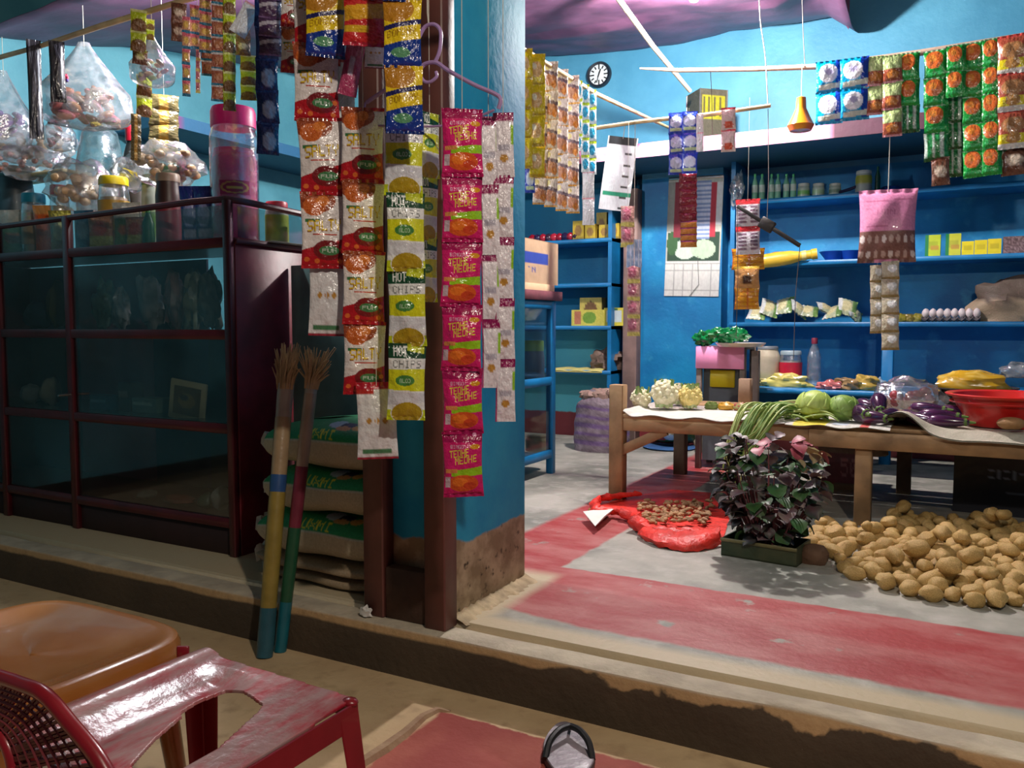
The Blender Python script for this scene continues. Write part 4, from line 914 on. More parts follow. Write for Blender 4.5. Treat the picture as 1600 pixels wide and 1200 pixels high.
# ================================================================ CHAIRS ON THE PORCH
def f_red(h):
    a = h.mix(h.step(h.noise(6, 5), .4, .6), (150, 26, 42), (170, 44, 58))
    return h.mix(h.step(h.noise(9, 6, .6, (3, 1, 1)), .36, .60), a, (158, 124, 124))
REDP = surf('worn_red_plastic', f_red, .22, .15, 30)
REDD = mat('red_plastic', (128, 22, 34), .3, .2, 8, .05, coat=.2)
SZ = .25; BZ = -.15
rc = empty('plastic_chair', (-1.13, .95, BZ), 0, 'dusty red plastic chair with a broken seat and lattice back', 'chair')
def RL(v): return Vector(v)-rc.location
def slab(outline, hole, fz, th, name, m, par, org, n=60):
    """solid seat with a real hole: grid filled inside outline"""
    xs = [p[0] for p in outline]; ys = [p[1] for p in outline]; x0, x1, y0, y1 = min(xs), max(xs), min(ys), max(ys)
    def inside(x, y, poly):
        c = False; j = len(poly)-1
        for i in range(len(poly)):
            if (poly[i][1] > y) != (poly[j][1] > y) and x < (poly[j][0]-poly[i][0])*(y-poly[i][1])/(poly[j][1]-poly[i][1]+1e-12)+poly[i][0]: c = not c
            j = i
        return c
    bm = MB(); idx = {}
    def vid(i, j):
        if (i, j) not in idx:
            x = x0+(x1-x0)*i/n; y = y0+(y1-y0)*j/n; idx[(i, j)] = len(bm.v); bm.v.append((x-org.x, y-org.y, fz(x, y)-org.z)); bm.c.append((1, 1, 1))
        return idx[(i, j)]
    for i in range(n):
        for j in range(n):
            x = x0+(x1-x0)*(i+.5)/n; y = y0+(y1-y0)*(j+.5)/n
            if inside(x, y, outline) and not (hole and inside(x, y, hole)): bm.f.append((vid(i, j), vid(i+1, j), vid(i+1, j+1), vid(i, j+1)))
    o = bm.obj(name, m, par); s = o.modifiers.new('sm', 'SMOOTH'); s.iterations = 3; s.factor = .5
    s = o.modifiers.new('s', 'SOLIDIFY'); s.thickness = th; s.offset = -1; s = o.modifiers.new('b', 'BEVEL'); s.width = .0015; s.segments = 2; s.limit_method = 'ANGLE'; return o
q = lambda u, v, z=SZ: tuple(P(u, v, Z=z))[:2]
xl, xr, yf, yb = -1.335, -.927, 1.142, .745
outline = [q(262, 1022), q(330, 1014), (xr+.002, yf-.022), (xr+.006, yb), (xl-.008, yb), q(100, 1110), (xl-.004, 1.0)]
outline = [(xl-.012, 1.09), (xl+.01, yf), (xr-.004, yf-.018), (xr+.004, yb), (xl+.02, yb), (xl-.012, .86)]
hole = [q(206, 1193), q(245, 1150), q(283, 1113), q(284, 1100), q(310, 1083), q(350, 1070), q(380, 1078), q(410, 1100), q(402, 1112), q(340, 1168), q(280, 1203), q(230, 1240)]
def seatz(x, y):
    k = math.exp(-((x-xl-.02)/.03)**2)*.012; g = -.014*math.exp(-((x+1.2)/.05)**2)*(1 if y < 1.06 else max(0, 1-(y-1.06)/.05))
    return SZ+k+g-.010*max(0, (y-1.12)/.02)**2*0-.03*max(0, (1.0-y))**1.3*.2
slab(outline, hole, seatz, .006, 'seat', REDP, rc, rc.location, 110)
# folded edges and legs
mb = MB()
def leg(x, y, sx, sy, z1=SZ-.006, name='leg'):
    m_ = MB(); pr = []
    for k in range(9):
        f = k/8; w = .05*(1-f*.35); x_ = x+sx*f*.03; y_ = y+sy*f*.03; z = z1-(z1-BZ)*f
        # L shaped hollow profile
        a = .004
        ring = [(0, 0), (w, 0), (w, a), (a, a), (a, w), (0, w)]
        pr.append([(x_+(-sx)*px_, y_+(-sy)*py_, z) for px_, py_ in ring])
    for rg in pr: m_.v += [tuple(RL(p)) for p in rg]; m_.c += [(1, 1, 1)]*6
    for i in range(8):
        for k in range(6): m_.f.append((i*6+k, i*6+(k+1) % 6, i*6+6+(k+1) % 6, i*6+6+k))
    m_.f.append((48, 49, 50, 51, 52, 53)); m_.f.append((5, 4, 3, 2, 1, 0))
    o = m_.obj(name, REDD, rc, smooth=False); s = o.modifiers.new('b', 'BEVEL'); s.width = .003; s.limit_method = 'ANGLE'; return o
leg(xl, yf-.004, -1, 1); leg(xr+.004, yf-.02, 1, 1); leg(xl+.012, yb+.004, -1, -1); leg(xr, yb+.004, 1, -1)
for a, b, hh in (((xl, yf), (xr-.004, yf-.02), .034), ((xr+.003, yf-.02), (xr+.003, yb), .045), ((xl-.010, 1.09), (xl-.010, .86), .03)):
    A = RL((a[0], a[1], SZ-.004-hh/2)); B = RL((b[0], b[1], SZ-.004-hh/2)); MB().beam(A, B, .004, hh).obj('apron', REDD, rc, smooth=False)
MB().blob(tuple(RL((xr-.006, yf-.03, SZ-.004))), (.016, .014, .008), 10, 7).obj('corner_cap', REDD, rc)
MB().box(-.012, .012, -.004, .004, -.012, .016, bev=.002).obj('corner_tab', REDD, rc, tuple(RL((xl-.018, 1.11, SZ+.002))), (0, 0, .5))
# broken lattice backrest leaning back, its near half missing
BY = .735
qb = lambda u, v: P(u, v, Y=BY)
rim = [qb(-90, 1030), qb(0, 1058), qb(30, 1068), qb(70, 1086), qb(112, 1134), qb(150, 1180), qb(176, 1225)]
MB().tube([RL(p) for p in smoothp(rim)], .0115, 10).obj('back_rim', REDD, rc)
low = [qb(-90, 1120), qb(-30, 1130), qb(2, 1150), qb(18, 1185), qb(26, 1240)]
MB().tube([RL(p) for p in smoothp(low)], .010, 10).obj('back_rim', REDD, rc)
mb = MB(); A = smoothp(rim, 8); B = smoothp(low, 12)
for i in range(34):
    f = i/33; a = A[int(f*(len(A)-1))]; b = B[int(f*(len(B)-1))]; mb.tube([RL(a), RL((a+b)/2+Vector((0, .003, 0))), RL(b)], .0032, 5)
for j in range(1, 9):
    f = j/9; pts = []
    for i in range(12): g_ = i/11; a = A[int(g_*(len(A)-1))]; b = B[int(g_*(len(B)-1))]; pts.append(RL(a.lerp(b, f)))
    mb.tube(pts, .0028, 5)
o = mb.obj('lattice', mat('dusty_lattice', (120, 48, 54), .5, .3, 12, .1), rc); o['kind'] = 'stuff'
# brown chair
BRN = mat('brown_plastic', (160, 98, 42), .26, .12, 4, .06, coat=.3, c2=(172, 122, 76))
bc = empty('plastic_chair', (-1.66, 1.0, BZ), 0, 'brown moulded plastic chair left of the red one', 'chair')
mb = MB(); nn = 46; cx_, cy_, ax, ay = -1.655, .985, .262, .215; ex = 4.2
def supr(a): return (abs(cos(a))**(2/ex)*(1 if cos(a) > 0 else -1), abs(sin(a))**(2/ex)*(1 if sin(a) > 0 else -1))
rings = [(0.0, -.020), (.3, -.018), (.6, -.012), (.78, -.004), (.88, .006), (.95, .010), (.99, .006), (1.01, -.006), (1.012, -.03), (1.005, -.065), (.99, -.066), (.995, -.03), (.985, -.008), (.94, -.002), (.86, -.008), (.6, -.022), (.3, -.028), (0.0, -.030)]
for k, (f, z) in enumerate(rings):
    for i in range(nn):
        a = 2*pi*i/nn; x, y = supr(a); rid = .004*max(0, sin(a*1+.3))*(1 if k < 4 else 0)
        extra = .03*max(0, -x)*0
        mb.v.append((cx_+x*ax*f-bc.location.x, cy_+y*ay*f-bc.location.y, SZ+.004+z+rid-BZ-0*extra)); mb.c.append((1, 1, 1))
for k in range(len(rings)-1):
    for i in range(nn): mb.f.append((k*nn+i, k*nn+(i+1) % nn, (k+1)*nn+(i+1) % nn, (k+1)*nn+i))
mb.obj('seat', BRN, bc)
for sx, sy in ((-1, -1), (1, -1), (-1, 1), (1, 1)):
    MB().tube([(sx*.19, sy*.15-.015, .385), (sx*.205, sy*.17-.015, .2), (sx*.22, sy*.19-.015, .0)], [.026, .022, .017], 10).obj('leg', BRN, bc)
mb = MB(); mb.tube(smoothp([(-.2, -.2, .38), (-.2, -.245, .6), (-.12, -.275, .74), (0, -.28, .76), (.12, -.275, .74), (.2, -.245, .6), (.2, -.2, .38)]), .013, 8)
mb.obj('back_frame', BRN, bc)
for k in range(5): xx = -.14+.07*k; MB().tube([(xx, -.205, .39), (xx, -.25, .6), (xx, -.275, .745)], .008, 6).obj('back_slat', BRN, bc)

# ================================================================ FLIP-FLOP
fp = P(884, 1128, Z=-.13); hd = Vector((0.0, -1, 0)); ang = facing(fp)+.04
t = empty('flip_flop', (fp.x, fp.y, -.15), ang, 'grey flip-flop with a dark thong strap on the red porch floor', 'sandal')
mb = MB(); N_ = 40
def sole(z, g=1.0):
    out = []
    for i in range(N_):
        a = 2*pi*i/N_; y = -.155+.155*cos(a); k = (y+.31)/.31
        w = .036+.027*sin(pi*min(1, max(0, (k-.12)/.88))**.9)*1.0; xx = sin(a)
        out.append((((abs(xx)**.72)*(1 if xx > 0 else -1))*w*g+.004*sin(k*5), y*g-.155*(1-g), z))
    return out
for z, g in ((0.0, .97), (.006, 1), (.018, 1), (.022, .985)): 
    for p in sole(z, g): mb.v.append(p); mb.c.append((1, 1, 1))
for k in range(3):
    for i in range(N_): mb.f.append((k*N_+i, k*N_+(i+1) % N_, (k+1)*N_+(i+1) % N_, (k+1)*N_+i))
mb.f.append(tuple(range(N_-1, -1, -1))); mb.f.append(tuple(range(3*N_, 4*N_)))
mb.obj('sole', mat('dark_rubber', (84, 78, 80), .6, .15, 20, .1), t)
mb = MB(); 
for p in sole(.0225, .975): mb.v.append(p); mb.c.append((1, 1, 1))
for p in sole(.0245, .955): mb.v.append(p); mb.c.append((1, 1, 1))
for i in range(N_): mb.f.append((i, (i+1) % N_, N_+(i+1) % N_, N_+i))
mb.f.append(tuple(range(N_, 2*N_))); mb.obj('footbed', mat('grey_footbed', (138, 128, 138), .4, .2, 18, .2, c2=(160, 150, 160)), t)
BLK = mat('black_strap', (30, 28, 28), .45, .2, 20, .1)
MB().tube(smoothp([(.008, -.048, .022), (.009, -.06, .042), (.008, -.085, .05)]), [.004]*11, 8).obj('thong', BLK, t)
MB().tube(smoothp([(.008, -.08, .048), (-.02, -.11, .052), (-.045, -.15, .042), (-.056, -.19, .02)]), .0085, 8).obj('strap', BLK, t)
MB().tube(smoothp([(.008, -.08, .048), (.03, -.11, .052), (.05, -.15, .042), (.056, -.19, .02)]), .0085, 8).obj('strap', BLK, t)

# ================================================================ VEGETABLE TABLE
TZ = .452; TX0 = -1.64; TY0 = 4.03; TX1 = 1.3; TY1 = 5.0
tb = empty('wooden_table', (TX0, TY0, 0), 0, 'long low table of rough raw wood covered with vegetables', 'table')
TP = lambda mb, n, m=WOOD: mb.obj(n, m, tb)
TP(MB().box(0, .075, 0, .07, 0, .60, bev=.004), 'leg')
xx = P(1346, 800, Y=TY0).x-TX0
TP(MB().box(xx-.035, xx+.035, .01, .08, 0, TZ-.09, bev=.004), 'leg')
TP(MB().box(2.6, 2.67, .01, .08, 0, TZ-.09, bev=.004), 'leg')
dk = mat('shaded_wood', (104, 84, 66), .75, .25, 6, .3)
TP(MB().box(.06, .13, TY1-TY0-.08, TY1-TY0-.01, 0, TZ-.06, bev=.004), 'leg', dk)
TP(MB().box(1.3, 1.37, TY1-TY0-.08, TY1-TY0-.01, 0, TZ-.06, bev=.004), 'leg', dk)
TP(MB().box(.076, .99, .004, .036, TZ-.085, TZ-.02, bev=.003), 'apron')
TP(MB().box(.99, TX1-TX0, -.012, .024, TZ-.10, TZ-.022, bev=.003), 'apron')
TP(MB().beam((.062, .025, .26), (.30, .025, TZ-.075), .03, .05), 'brace')
for i in range(7):
    y0_ = .0+i*.14; TP(MB().box(.0 if i else .076, TX1-TX0, y0_+.002, y0_+.136, TZ-.02, TZ-.002+.001*(i % 2), bev=.002), 'plank')
# white plastic sheet and papers
def sheet(name, label, cat, pts_fn, cv, m=PAPER, th=.003):
    me = multi(name, [(cv, pts_fn, True), (Cv(cv.w, cv.h, tuple(cv.a.mean((0, 1)))), lambda s, t_: tuple(a-(th if i == 2 else 0) for i, a in enumerate(pts_fn(s, t_))), False)], m)
    return tag(link(name, me), label, cat)
def cl1(s, t_): 
    return (TX0+.085+(.80)*s, TY0-.02+.62*t_+.012*np.sin(s*17), TZ+.003+.006*np.abs(wob(s, t_, 3))+.022*np.exp(-((s)/.03)**2)-.012*np.exp(-(t_/.02)**2)*(.6+.4*np.sin(s*23)))
sheet('plastic_sheet', 'white plastic sheet under the cauliflowers on the table left end', 'sheet', cl1, Cv(60, 40, (222, 216, 206)).speck(8))
cvp = Cv(60, 24, (214, 210, 200)).rect(.08, 0, .4, .5, (226, 206, 60)).rect(.72, 0, .8, .35, (206, 90, 84)).rect(.45, .1, .6, .3, (190, 200, 214)).speck(12)
xa = P(1228, 650, Y=TY0).x; xb = P(1392, 655, Y=TY0).x
def cl2(s, t_): return (xa+(xb-xa)*s, TY0-.03+.5*t_+.008*np.sin(s*20), TZ+.003+.005*np.abs(wob(s, t_, 5))-.012*np.exp(-(t_/.03)**2)*(.6+.4*np.sin(s*14)))
sheet('printed_paper', 'crumpled printed paper with a yellow patch under the cabbages', 'paper', cl2, cvp)
def cl3(s, t_):
    x = P(1385, 640, Y=TY0).x+1.9*s
    drop = .035+.05*np.exp(-((s-.06)/.05)**2*0)*0
    z = TZ+.006+.010*np.abs(wob(s*2, t_, 8))+.075*np.exp(-((s-.035)/.05)**2)*np.exp(-(t_/.35)**2)
    z = z-.038*np.exp(-(t_/.07)**2)*np.clip((s-.02)*14, 0, 1)
    return (x, TY0-.045+.55*t_*(1)+.03*np.exp(-((s-.03)/.04)**2), z)
sheet('white_cloth', 'off-white woven cloth folded over the table front edge by the basin', 'cloth', cl3, Cv(90, 30, (196, 188, 168)).speck(9), WEAVE, .006)
# cauliflowers
def leafmesh(L, W, cup, c1, c2, n=7, seed=0, curl=.3, name='leaf'):
    mb = MB(); r = random.Random(seed)
    for j in range(n+1):
        t_ = j/n; w = W*sin(pi*min(1, t_*.9+.08))**.8; z = cup*sin(t_*pi*.6)-curl*L*t_*t_
        for k, xk in enumerate((-1, -.5, 0, .5, 1)):
            mb.v.append((xk*w*(1+.12*r.uniform(-1, 1)), L*t_, z+abs(xk)**1.5*cup*.4+.03*L*r.uniform(-1, 1)*abs(xk)))
            f = abs(xk)*.5+t_*.4; mb.c.append(tuple(c1[i]*(1-f)+c2[i]*f+r.uniform(-8, 8) for i in range(3)))
    mb.hasc = True
    for j in range(n):
        for k in range(4): a = j*5+k; mb.f.append((a, a+1, a+6, a+5))
    mb.c = [tuple(min(255, max(0, x)) for x in c) for c in mb.c]
    return mb.mesh(name)
LEAFM = vcmat('leaf', .5, .25, 30)
CURD = mat('cauliflower_curd', (226, 218, 176), .7, .12, 30, .9, bscale=60, c2=(238, 232, 200))
cfl = [leafmesh(.13, .035, .03, (214, 220, 170), (110, 150, 70), 7, i, -.25) for i in range(3)]
for u, v, w, Yc, lb, hh in ((1001, 628, 34, 4.3, 'small yellowish cauliflower at the left end of the table', .9), (1038, 625, 46, 4.32, 'largest cauliflower with leaves, second from the left', 1.05), (1078, 622, 40, 4.38, 'yellow-tinged cauliflower, third from the left', 1.0), (1060, 606, 34, 4.56, 'cauliflower half hidden behind the front ones', 1.1)):
    p = P(u, v, Y=Yc); r = w*depth(p)/F/2
    t = empty('cauliflower', (p.x, Yc, TZ+.004), 0, lb, 'cauliflower', 'cauliflowers on the table'); mb = MB(); mb.blob((0, 0, r*hh), (r*.86, r*.86, r*.9), 20, 14, .12, 5, u)
    rr = random.Random(u)
    for k in range(46):
        a = k*2.4; el = (k+.5)/46*1.9; d = Vector((sin(el)*cos(a), sin(el)*sin(a), cos(el))); mb.blob(d*r*.8+Vector((0, 0, r*hh)), (r*.22,)*3, 7, 5, .3, 4, k)
    cd = mb.obj('curd', CURD if u != 1078 else mat('yellow_curd', (226, 206, 130), .7, .12, 30, .9, bscale=60), t)
    for k in range(8):
        a = 2*pi*k/8+rr.uniform(-.2, .2); o = link('leaf', cfl[k % 3], t, (cos(a)*r*.62, sin(a)*r*.62, r*.12), (1.1+rr.uniform(-.12, .25), 0, a-pi/2), LEAFM); o.scale = (r/.075,)*3
# cabbages
def cab_col(base, rim):
    def f(d):
        k = abs(noise.noise(d*2.5)); s_ = abs(sin(atan2(d.y, d.x)*7+d.z*3)); return tuple(base[i]*(1-k)+rim[i]*k-12*(s_ < .12) for i in range(3))
    return f
for u, v, w, Yc, base, rim, lb in ((1272, 645, 52, 4.16, (170, 196, 84), (214, 226, 140), 'pale green cabbage in front of the shelves, left of the pair'), (1318, 647, 46, 4.17, (120, 156, 62), (172, 196, 104), 'darker green cabbage, right of the pair')):
    p = P(u, v-20, Y=Yc); r = w*depth(p)/F/2
    t = empty('cabbage', (p.x, Yc, TZ+.01), u*.1, lb, 'cabbage', 'cabbages on the table')
    MB().blob((0, 0, r*.86), (r, r, r*.88), 30, 20, .05, 2, u, cf=cab_col(base, rim)).obj('head', LEAFM, t)
    for k in range(7):
        mb = MB(); n1, n2 = 14, 10; a0 = k*2*pi/7; R_ = Matrix.Rotation(a0, 3, 'Z') @ Matrix.Rotation(.55+.3*(k % 2), 3, 'X')
        for j in range(n2+1):
            for i in range(n1+1):
                th = j/n2*1.25; an = (i/n1-.5)*1.9; q_ = 1.03+.05*(j/n2)**3*(1+.6*sin(i*1.9+k))+.012*abs(sin(i*pi/7*2))
                d = Vector((sin(th)*sin(an), -sin(th)*cos(an), cos(th))); d = R_ @ d; mb.v.append(tuple(Vector((d.x*r*q_, d.y*r*q_, d.z*r*.9*q_+r*.86))))
                f = j/n2; vein = 20*(i == n1//2)+14*(i % 3 == 0); mb.c.append(tuple(min(255, base[c]*(1-f*.4)+rim[c]*f*.4+vein) for c in range(3)))
        mb.hasc = True
        for j in range(n2):
            for i in range(n1): a = j*(n1+1)+i; mb.f.append((a, a+1, a+n1+2, a+n1+1))
        o = mb.obj('outer_leaf', LEAFM, t); s = o.modifiers.new('s', 'SOLIDIFY'); s.thickness = .0012
# aubergines, carrots, peppers
AUB = mat('aubergine', (52, 22, 56), .18, .3, 6, .03, coat=.6, c2=(78, 34, 74)); GRN = mat('stalk_green', (92, 122, 50), .6, .2, 20, .2)
def eggplant(u, v, w, L, Yc, rz, lb, grp, tilt=0, lift=0):
    p = P(u, v, Y=Yc); r = w*depth(p)/F/2; t = empty('aubergine', (p.x, Yc, TZ+.008+r+lift), 0, lb, 'aubergine', grp, rot=(pi/2+tilt, 0, rz))
    mb = MB(); prof = [(.0, 0), (.5, .03), (.85, .12), (1, .28), (.98, .45), (.8, .68), (.6, .85), (.45, .95), (.2, 1)]
    mb.lathe([(max(.001, a*r), (b-.5)*L) for a, b in prof], 16); mb.obj('fruit', AUB, t)
    mb = MB().lathe([(r*.62, L*.30), (r*.6, L*.4), (r*.25, L*.5), (r*.14, L*.62)], 8); mb.obj('stalk', GRN, t); return t
G1 = 'dark aubergines next to the cabbages'; G2 = 'long purple aubergines beside the red basin'
for a in ((1348, 634, 30, .13, 4.12, .5, 'round dark aubergine touching the darker cabbage', G1), (1366, 640, 22, .15, 4.08, 1.1, 'glossy aubergine lying in front of the others', G1, 0, 0), (1374, 622, 26, .13, 4.24, .2, 'aubergine pointing up at the back of the dark heap', G1, .5, .04), (1388, 630, 24, .14, 4.16, -.5, 'rightmost dark aubergine by the white cloth knot', G1), (1356, 616, 22, .13, 4.3, .9, 'aubergine behind the round dark one', G1, .1, .03),
          (1452, 632, 18, .17, 4.22, 1.2, 'long purple aubergine on top of the pile beside the basin', G2, 0, .045), (1470, 642, 20, .18, 4.15, 1.35, 'long aubergine in the middle of the pile by the basin', G2, 0, .02), (1482, 652, 20, .17, 4.10, 1.5, 'lowest long aubergine on the white cloth', G2), (1440, 645, 20, .16, 4.15, .9, 'long aubergine at the left of the basin pile', G2), (1495, 632, 20, .16, 4.25, 1.3, 'aubergine half under the basin rim', G2, 0, .03), (1425, 634, 18, .15, 4.3, .7, 'back left long aubergine near the orange carrots', G2)):
    eggplant(*a)
CAR = mat('carrot', (222, 104, 44), .5, .12, 20, .2)
for i, (u, v, Yc, rz, lb) in enumerate(((1350, 612, 4.40, .8, 'carrot behind the dark aubergines'), (1362, 606, 4.42, 1.9, 'second carrot crossing the one behind the dark aubergines'), (1434, 624, 4.36, .6, 'carrot left of the long aubergines'), (1444, 620, 4.38, 1.3, 'carrot lying across the others near the red onions'), (1450, 626, 4.32, 2.2, 'carrot pointing at the red basin'))):
    p = P(u, v, Y=Yc); t = empty('carrot', (p.x, Yc, TZ+.03+.02*(i % 2)), 0, lb, 'carrot', 'orange carrots on the table', rot=(pi/2, 0, rz))
    MB().lathe([(.003, -.06), (.012, -.03), (.018, .03), (.02, .05), (.008, .058)], 12).obj('root', CAR, t); MB().lathe([(.006, .055), (.004, .075)], 6).obj('stub', GRN, t)
# long beans bunch
LBN = [mat('bean_a', (140, 164, 84), .5, .15, 20, .1), mat('bean_b', (108, 140, 66), .5, .15, 20, .1), mat('bean_c', (176, 190, 116), .5, .15, 20, .1)]
p = P(1205, 640, Y=4.08)
t = empty('long_bean_bunch', (p.x, 4.05, TZ), 0, 'bunch of pale green long beans drooping over the table edge', 'beans'); rnd = random.Random(5)
for i in range(92):
    drop = i % 2 == 0
    if drop:
        x0_ = rnd.uniform(-.13, .07); ln = rnd.uniform(.12, .30)*(1 if x0_ < 0 else .6); back = rnd.uniform(.08, .26); zt = .02+rnd.uniform(0, .05); xe = x0_*.5-.09-rnd.uniform(0, .05)
        pts = [(x0_+rnd.uniform(.06, .16), back+.03, zt*.6+.006), (x0_+rnd.uniform(.02, .08), back*.5, zt+.006), (x0_, -.01, zt+.004), ((x0_+xe)/2-.01, -.062-rnd.uniform(0, .02), -.03-.2*ln), (xe, -.070-rnd.uniform(0, .03), -ln)]
    else:
        x0_ = rnd.uniform(-.06, .26); back = rnd.uniform(.0, .28); zt = .012+rnd.uniform(0, .07)*(1-abs(x0_-.1)*2.4); a_ = rnd.uniform(-.9, .5); L_ = rnd.uniform(.07, .13)
        pts = [(x0_-cos(a_)*L_, back-sin(a_)*L_*.5, max(.008, zt-.01)), (x0_-.03, back+rnd.uniform(-.02, .02), zt+.008), (x0_+.02, back+rnd.uniform(-.02, .02), zt+.012), (x0_+cos(a_)*L_*.7, back+sin(a_)*L_*.4, zt+.004), (x0_+cos(a_)*L_, back+sin(a_)*L_*.5, max(.006, zt-.012))]
        pts = [(p_[0], max(p_[1], -.04), p_[2]) for p_ in pts]
    MB().tube(smoothp(pts, 4), [.003]+[.0042]*15+[.0015], 5).obj('bean', LBN[i % 3], t)
o = MB().tube(smoothp([(-.16, -.062, -.14), (-.135, -.066, -.18), (-.14, -.068, -.235)]), [.012]*10+[.006], 8).obj('tip_cluster', mat('dark_green_tip', (44, 96, 44), .5, .2), t)
# small vegetables between cauliflowers and beans
for i, (u, v, w, c, lb) in enumerate(((1112, 620, 22, (120, 140, 70), 'green chilli heap behind the white sheet'), (1135, 624, 26, (214, 160, 50), 'orange-yellow tomatoes heap on the white sheet'), (1160, 622, 30, (150, 140, 76), 'olive gourd beside the orange tomatoes'), (1158, 612, 24, (176, 84, 70), 'reddish packet behind the olive gourd'))):
    p = P(u, v, Y=4.45); r = w*depth(p)/F/2
    tag(MB().blob((0, 0, 0), (r, r*.6, .024), 18, 10, .4, 3, u, c).obj('vegetable_heap', SATIN, None, (p.x, 4.45, TZ+.022)), lb, 'vegetables')
rnd = random.Random(9)
for i in range(14):
    p = P(rnd.uniform(1215, 1262), 640, Y=4.45+rnd.uniform(-.1, .2)); o = MB().blob((0, 0, 0), (.022, .03, .018), 10, 8, .1, 2, i).obj('potato', mat('potato_skin_b', (150, 130, 84), .7, .2, 20, .2), None, (p.x, p.y, TZ+.02+.015*(i % 2)), (0, 0, i)); tag(o, 'small tan tuber among those heaped behind the long beans', 'tuber', 'tubers behind the long beans')
# red basin
p = P(1565, 640, Y=4.18); rb = 82*depth(p)/F
t = empty('plastic_basin', (p.x+.02, 4.28, TZ+.012), 0, 'bright red plastic basin standing on the white cloth', 'basin')
RED = mat('red_basin', (196, 30, 26), .35, .12, 5, .05, coat=.2)
prof = [(.001, 0), (rb*.68, 0), (rb*.72, .008), (rb*.88, .09), (rb*.96, .128), (rb*1.06, .130), (rb*1.08, .138), (rb*1.05, .142), (rb*.94, .136), (rb*.85, .092), (rb*.69, .012), (.001, .008)]
mb = MB(); mb.lathe(prof, 48)
mb.obj('bowl', RED, t); MB().lathe([(rb*.985, .10), (rb*1.0, .104), (rb*.99, .108)], 48, cap=False).obj('rim_band', RED, t)
mb = MB(); [mb.blob((rb*.5*cos(i*2.4)*sqrt(i/20), rb*.5*sin(i*2.4)*sqrt(i/20), .05+.01*(i % 3)), (.03, .025, .022), 8, 6, .2, 2, i) for i in range(20)]
o = mb.obj('vegetable_fill', mat('brown_tuber', (140, 96, 70), .7, .2), t); o['kind'] = 'stuff'
o = MB().blob((0, 0, 0), (.055, .04, .026), 16, 10, .12, 2, 3).obj('sweet_potato', mat('tan_tuber', (150, 112, 70), .7, .2, 20, .2), None, tuple(P(1580, 660, Y=4.05)[:2])+(TZ+.045,)); tag(o, 'flat tan tuber lying in front of the red basin', 'tuber')
# dark pan with yellow sack, onions in clear bag
p = P(1520, 600, Y=4.72); r = 62*depth(p)/F
t = empty('metal_pan', (p.x, 4.8, TZ), 0, 'wide dark pan carrying a yellow-wrapped bundle behind the red basin', 'pan')
MB().lathe([(.001, 0), (r*.7, 0), (r*.95, .135), (r*1.04, .14), (r*1.04, .146), (r*.93, .143), (r*.68, .008), (.001, .008)], 36).obj('pan_body', DARKM, t)
bag('yellow_bundle', 'yellow plastic-wrapped bundle heaped in the dark pan', 'bundle', (p.x+.0, 4.8, TZ+.12), (r*.85, r*.55, .07), lambda d: (206, 160, 40) if noise.noise(d*4) > -.25 else (226, 190, 90), GLOSS, 5)
p = P(1420, 600, Y=4.6)
t = empty('onion_bag', (p.x, 4.62, TZ+.002), 0, 'clear bag of red onions behind the white cloth', 'plastic bag')
mb = MB(); rnd = random.Random(3)
for i in range(26): mb.blob((rnd.uniform(-.12, .1), rnd.uniform(-.06, .06), .03+rnd.uniform(0, .10)*(1-abs(i-13)/20)), (.03, .03, .028), 9, 7, .1, 2, i, (140+rnd.uniform(-20, 30), 62, 72))
o = mb.obj('onions', SATIN, t); o['kind'] = 'stuff'
MB().blob((0, 0, .085), (.16, .09, .10), 22, 14, .35, 2.4, 7).obj('film', FILM, t)
bag('clear_crumple', 'blue-grey crumpled clear plastic right of the yellow bundle', 'plastic bag', tuple(P(1590, 590, Y=4.9)), (.08, .06, .05), None, FILM, 2)
# ================================================================ POTATOES
PM = mat('potato_skin', (176, 140, 78), .62, .16, 14, .25, bscale=50, c2=(204, 168, 104))
pots = []
for k in range(5):
    mb = MB(); mb.blob((0, 0, 0), (1, .8, .72), 16, 11, .22, 1.6, k+2); me = mb.mesh('potato'); me.materials.append(PM); pots.append(me)
fl = [P(u, v, Z=0)[:2] for u, v in ((1262, 862), (1305, 880), (1330, 912), (1372, 920), (1440, 940), (1500, 950), (1570, 955), (1640, 965))]
def front(x):
    for i in range(len(fl)-1):
        if fl[i][0] <= x <= fl[i+1][0]: f = (x-fl[i][0])/(fl[i+1][0]-fl[i][0]); return fl[i][1]*(1-f)+fl[i+1][1]*f
    return fl[0][1] if x < fl[0][0] else fl[-1][1]
rnd = random.Random(21); placed = []
def hmax(x, y):
    e = y-front(x); l = x-(-.62); return min(.30, .045+max(0, e)*.20)*(1 if x > -.3 else .6)
tries = 0; per = {}
while len(placed) < 290 and tries < 60000:
    tries += 1; x = rnd.uniform(-.56, .75); y = rnd.uniform(2.9, 4.3)
    if y < front(x)+.02 or (x < -.3 and y > 3.95) or x > .25+.28*(y-2.9): continue
    if -.50 < x < -.40 and 4.0 < y < 4.15: continue
    r = rnd.uniform(.026, .042); z = r*.72
    near = [q_ for q_ in placed if (q_[0]-x)**2+(q_[1]-y)**2 < (r+q_[3])**2*1.0]
    for q_ in near:
        dd = (r+q_[3])**2*.72-((q_[0]-x)**2+(q_[1]-y)**2)
        if dd > 0: z = max(z, q_[2]+sqrt(dd)*.82)
    if z > hmax(x, y): continue
    if tries < 9000 and z > r: continue
    placed.append((x, y, z, r))
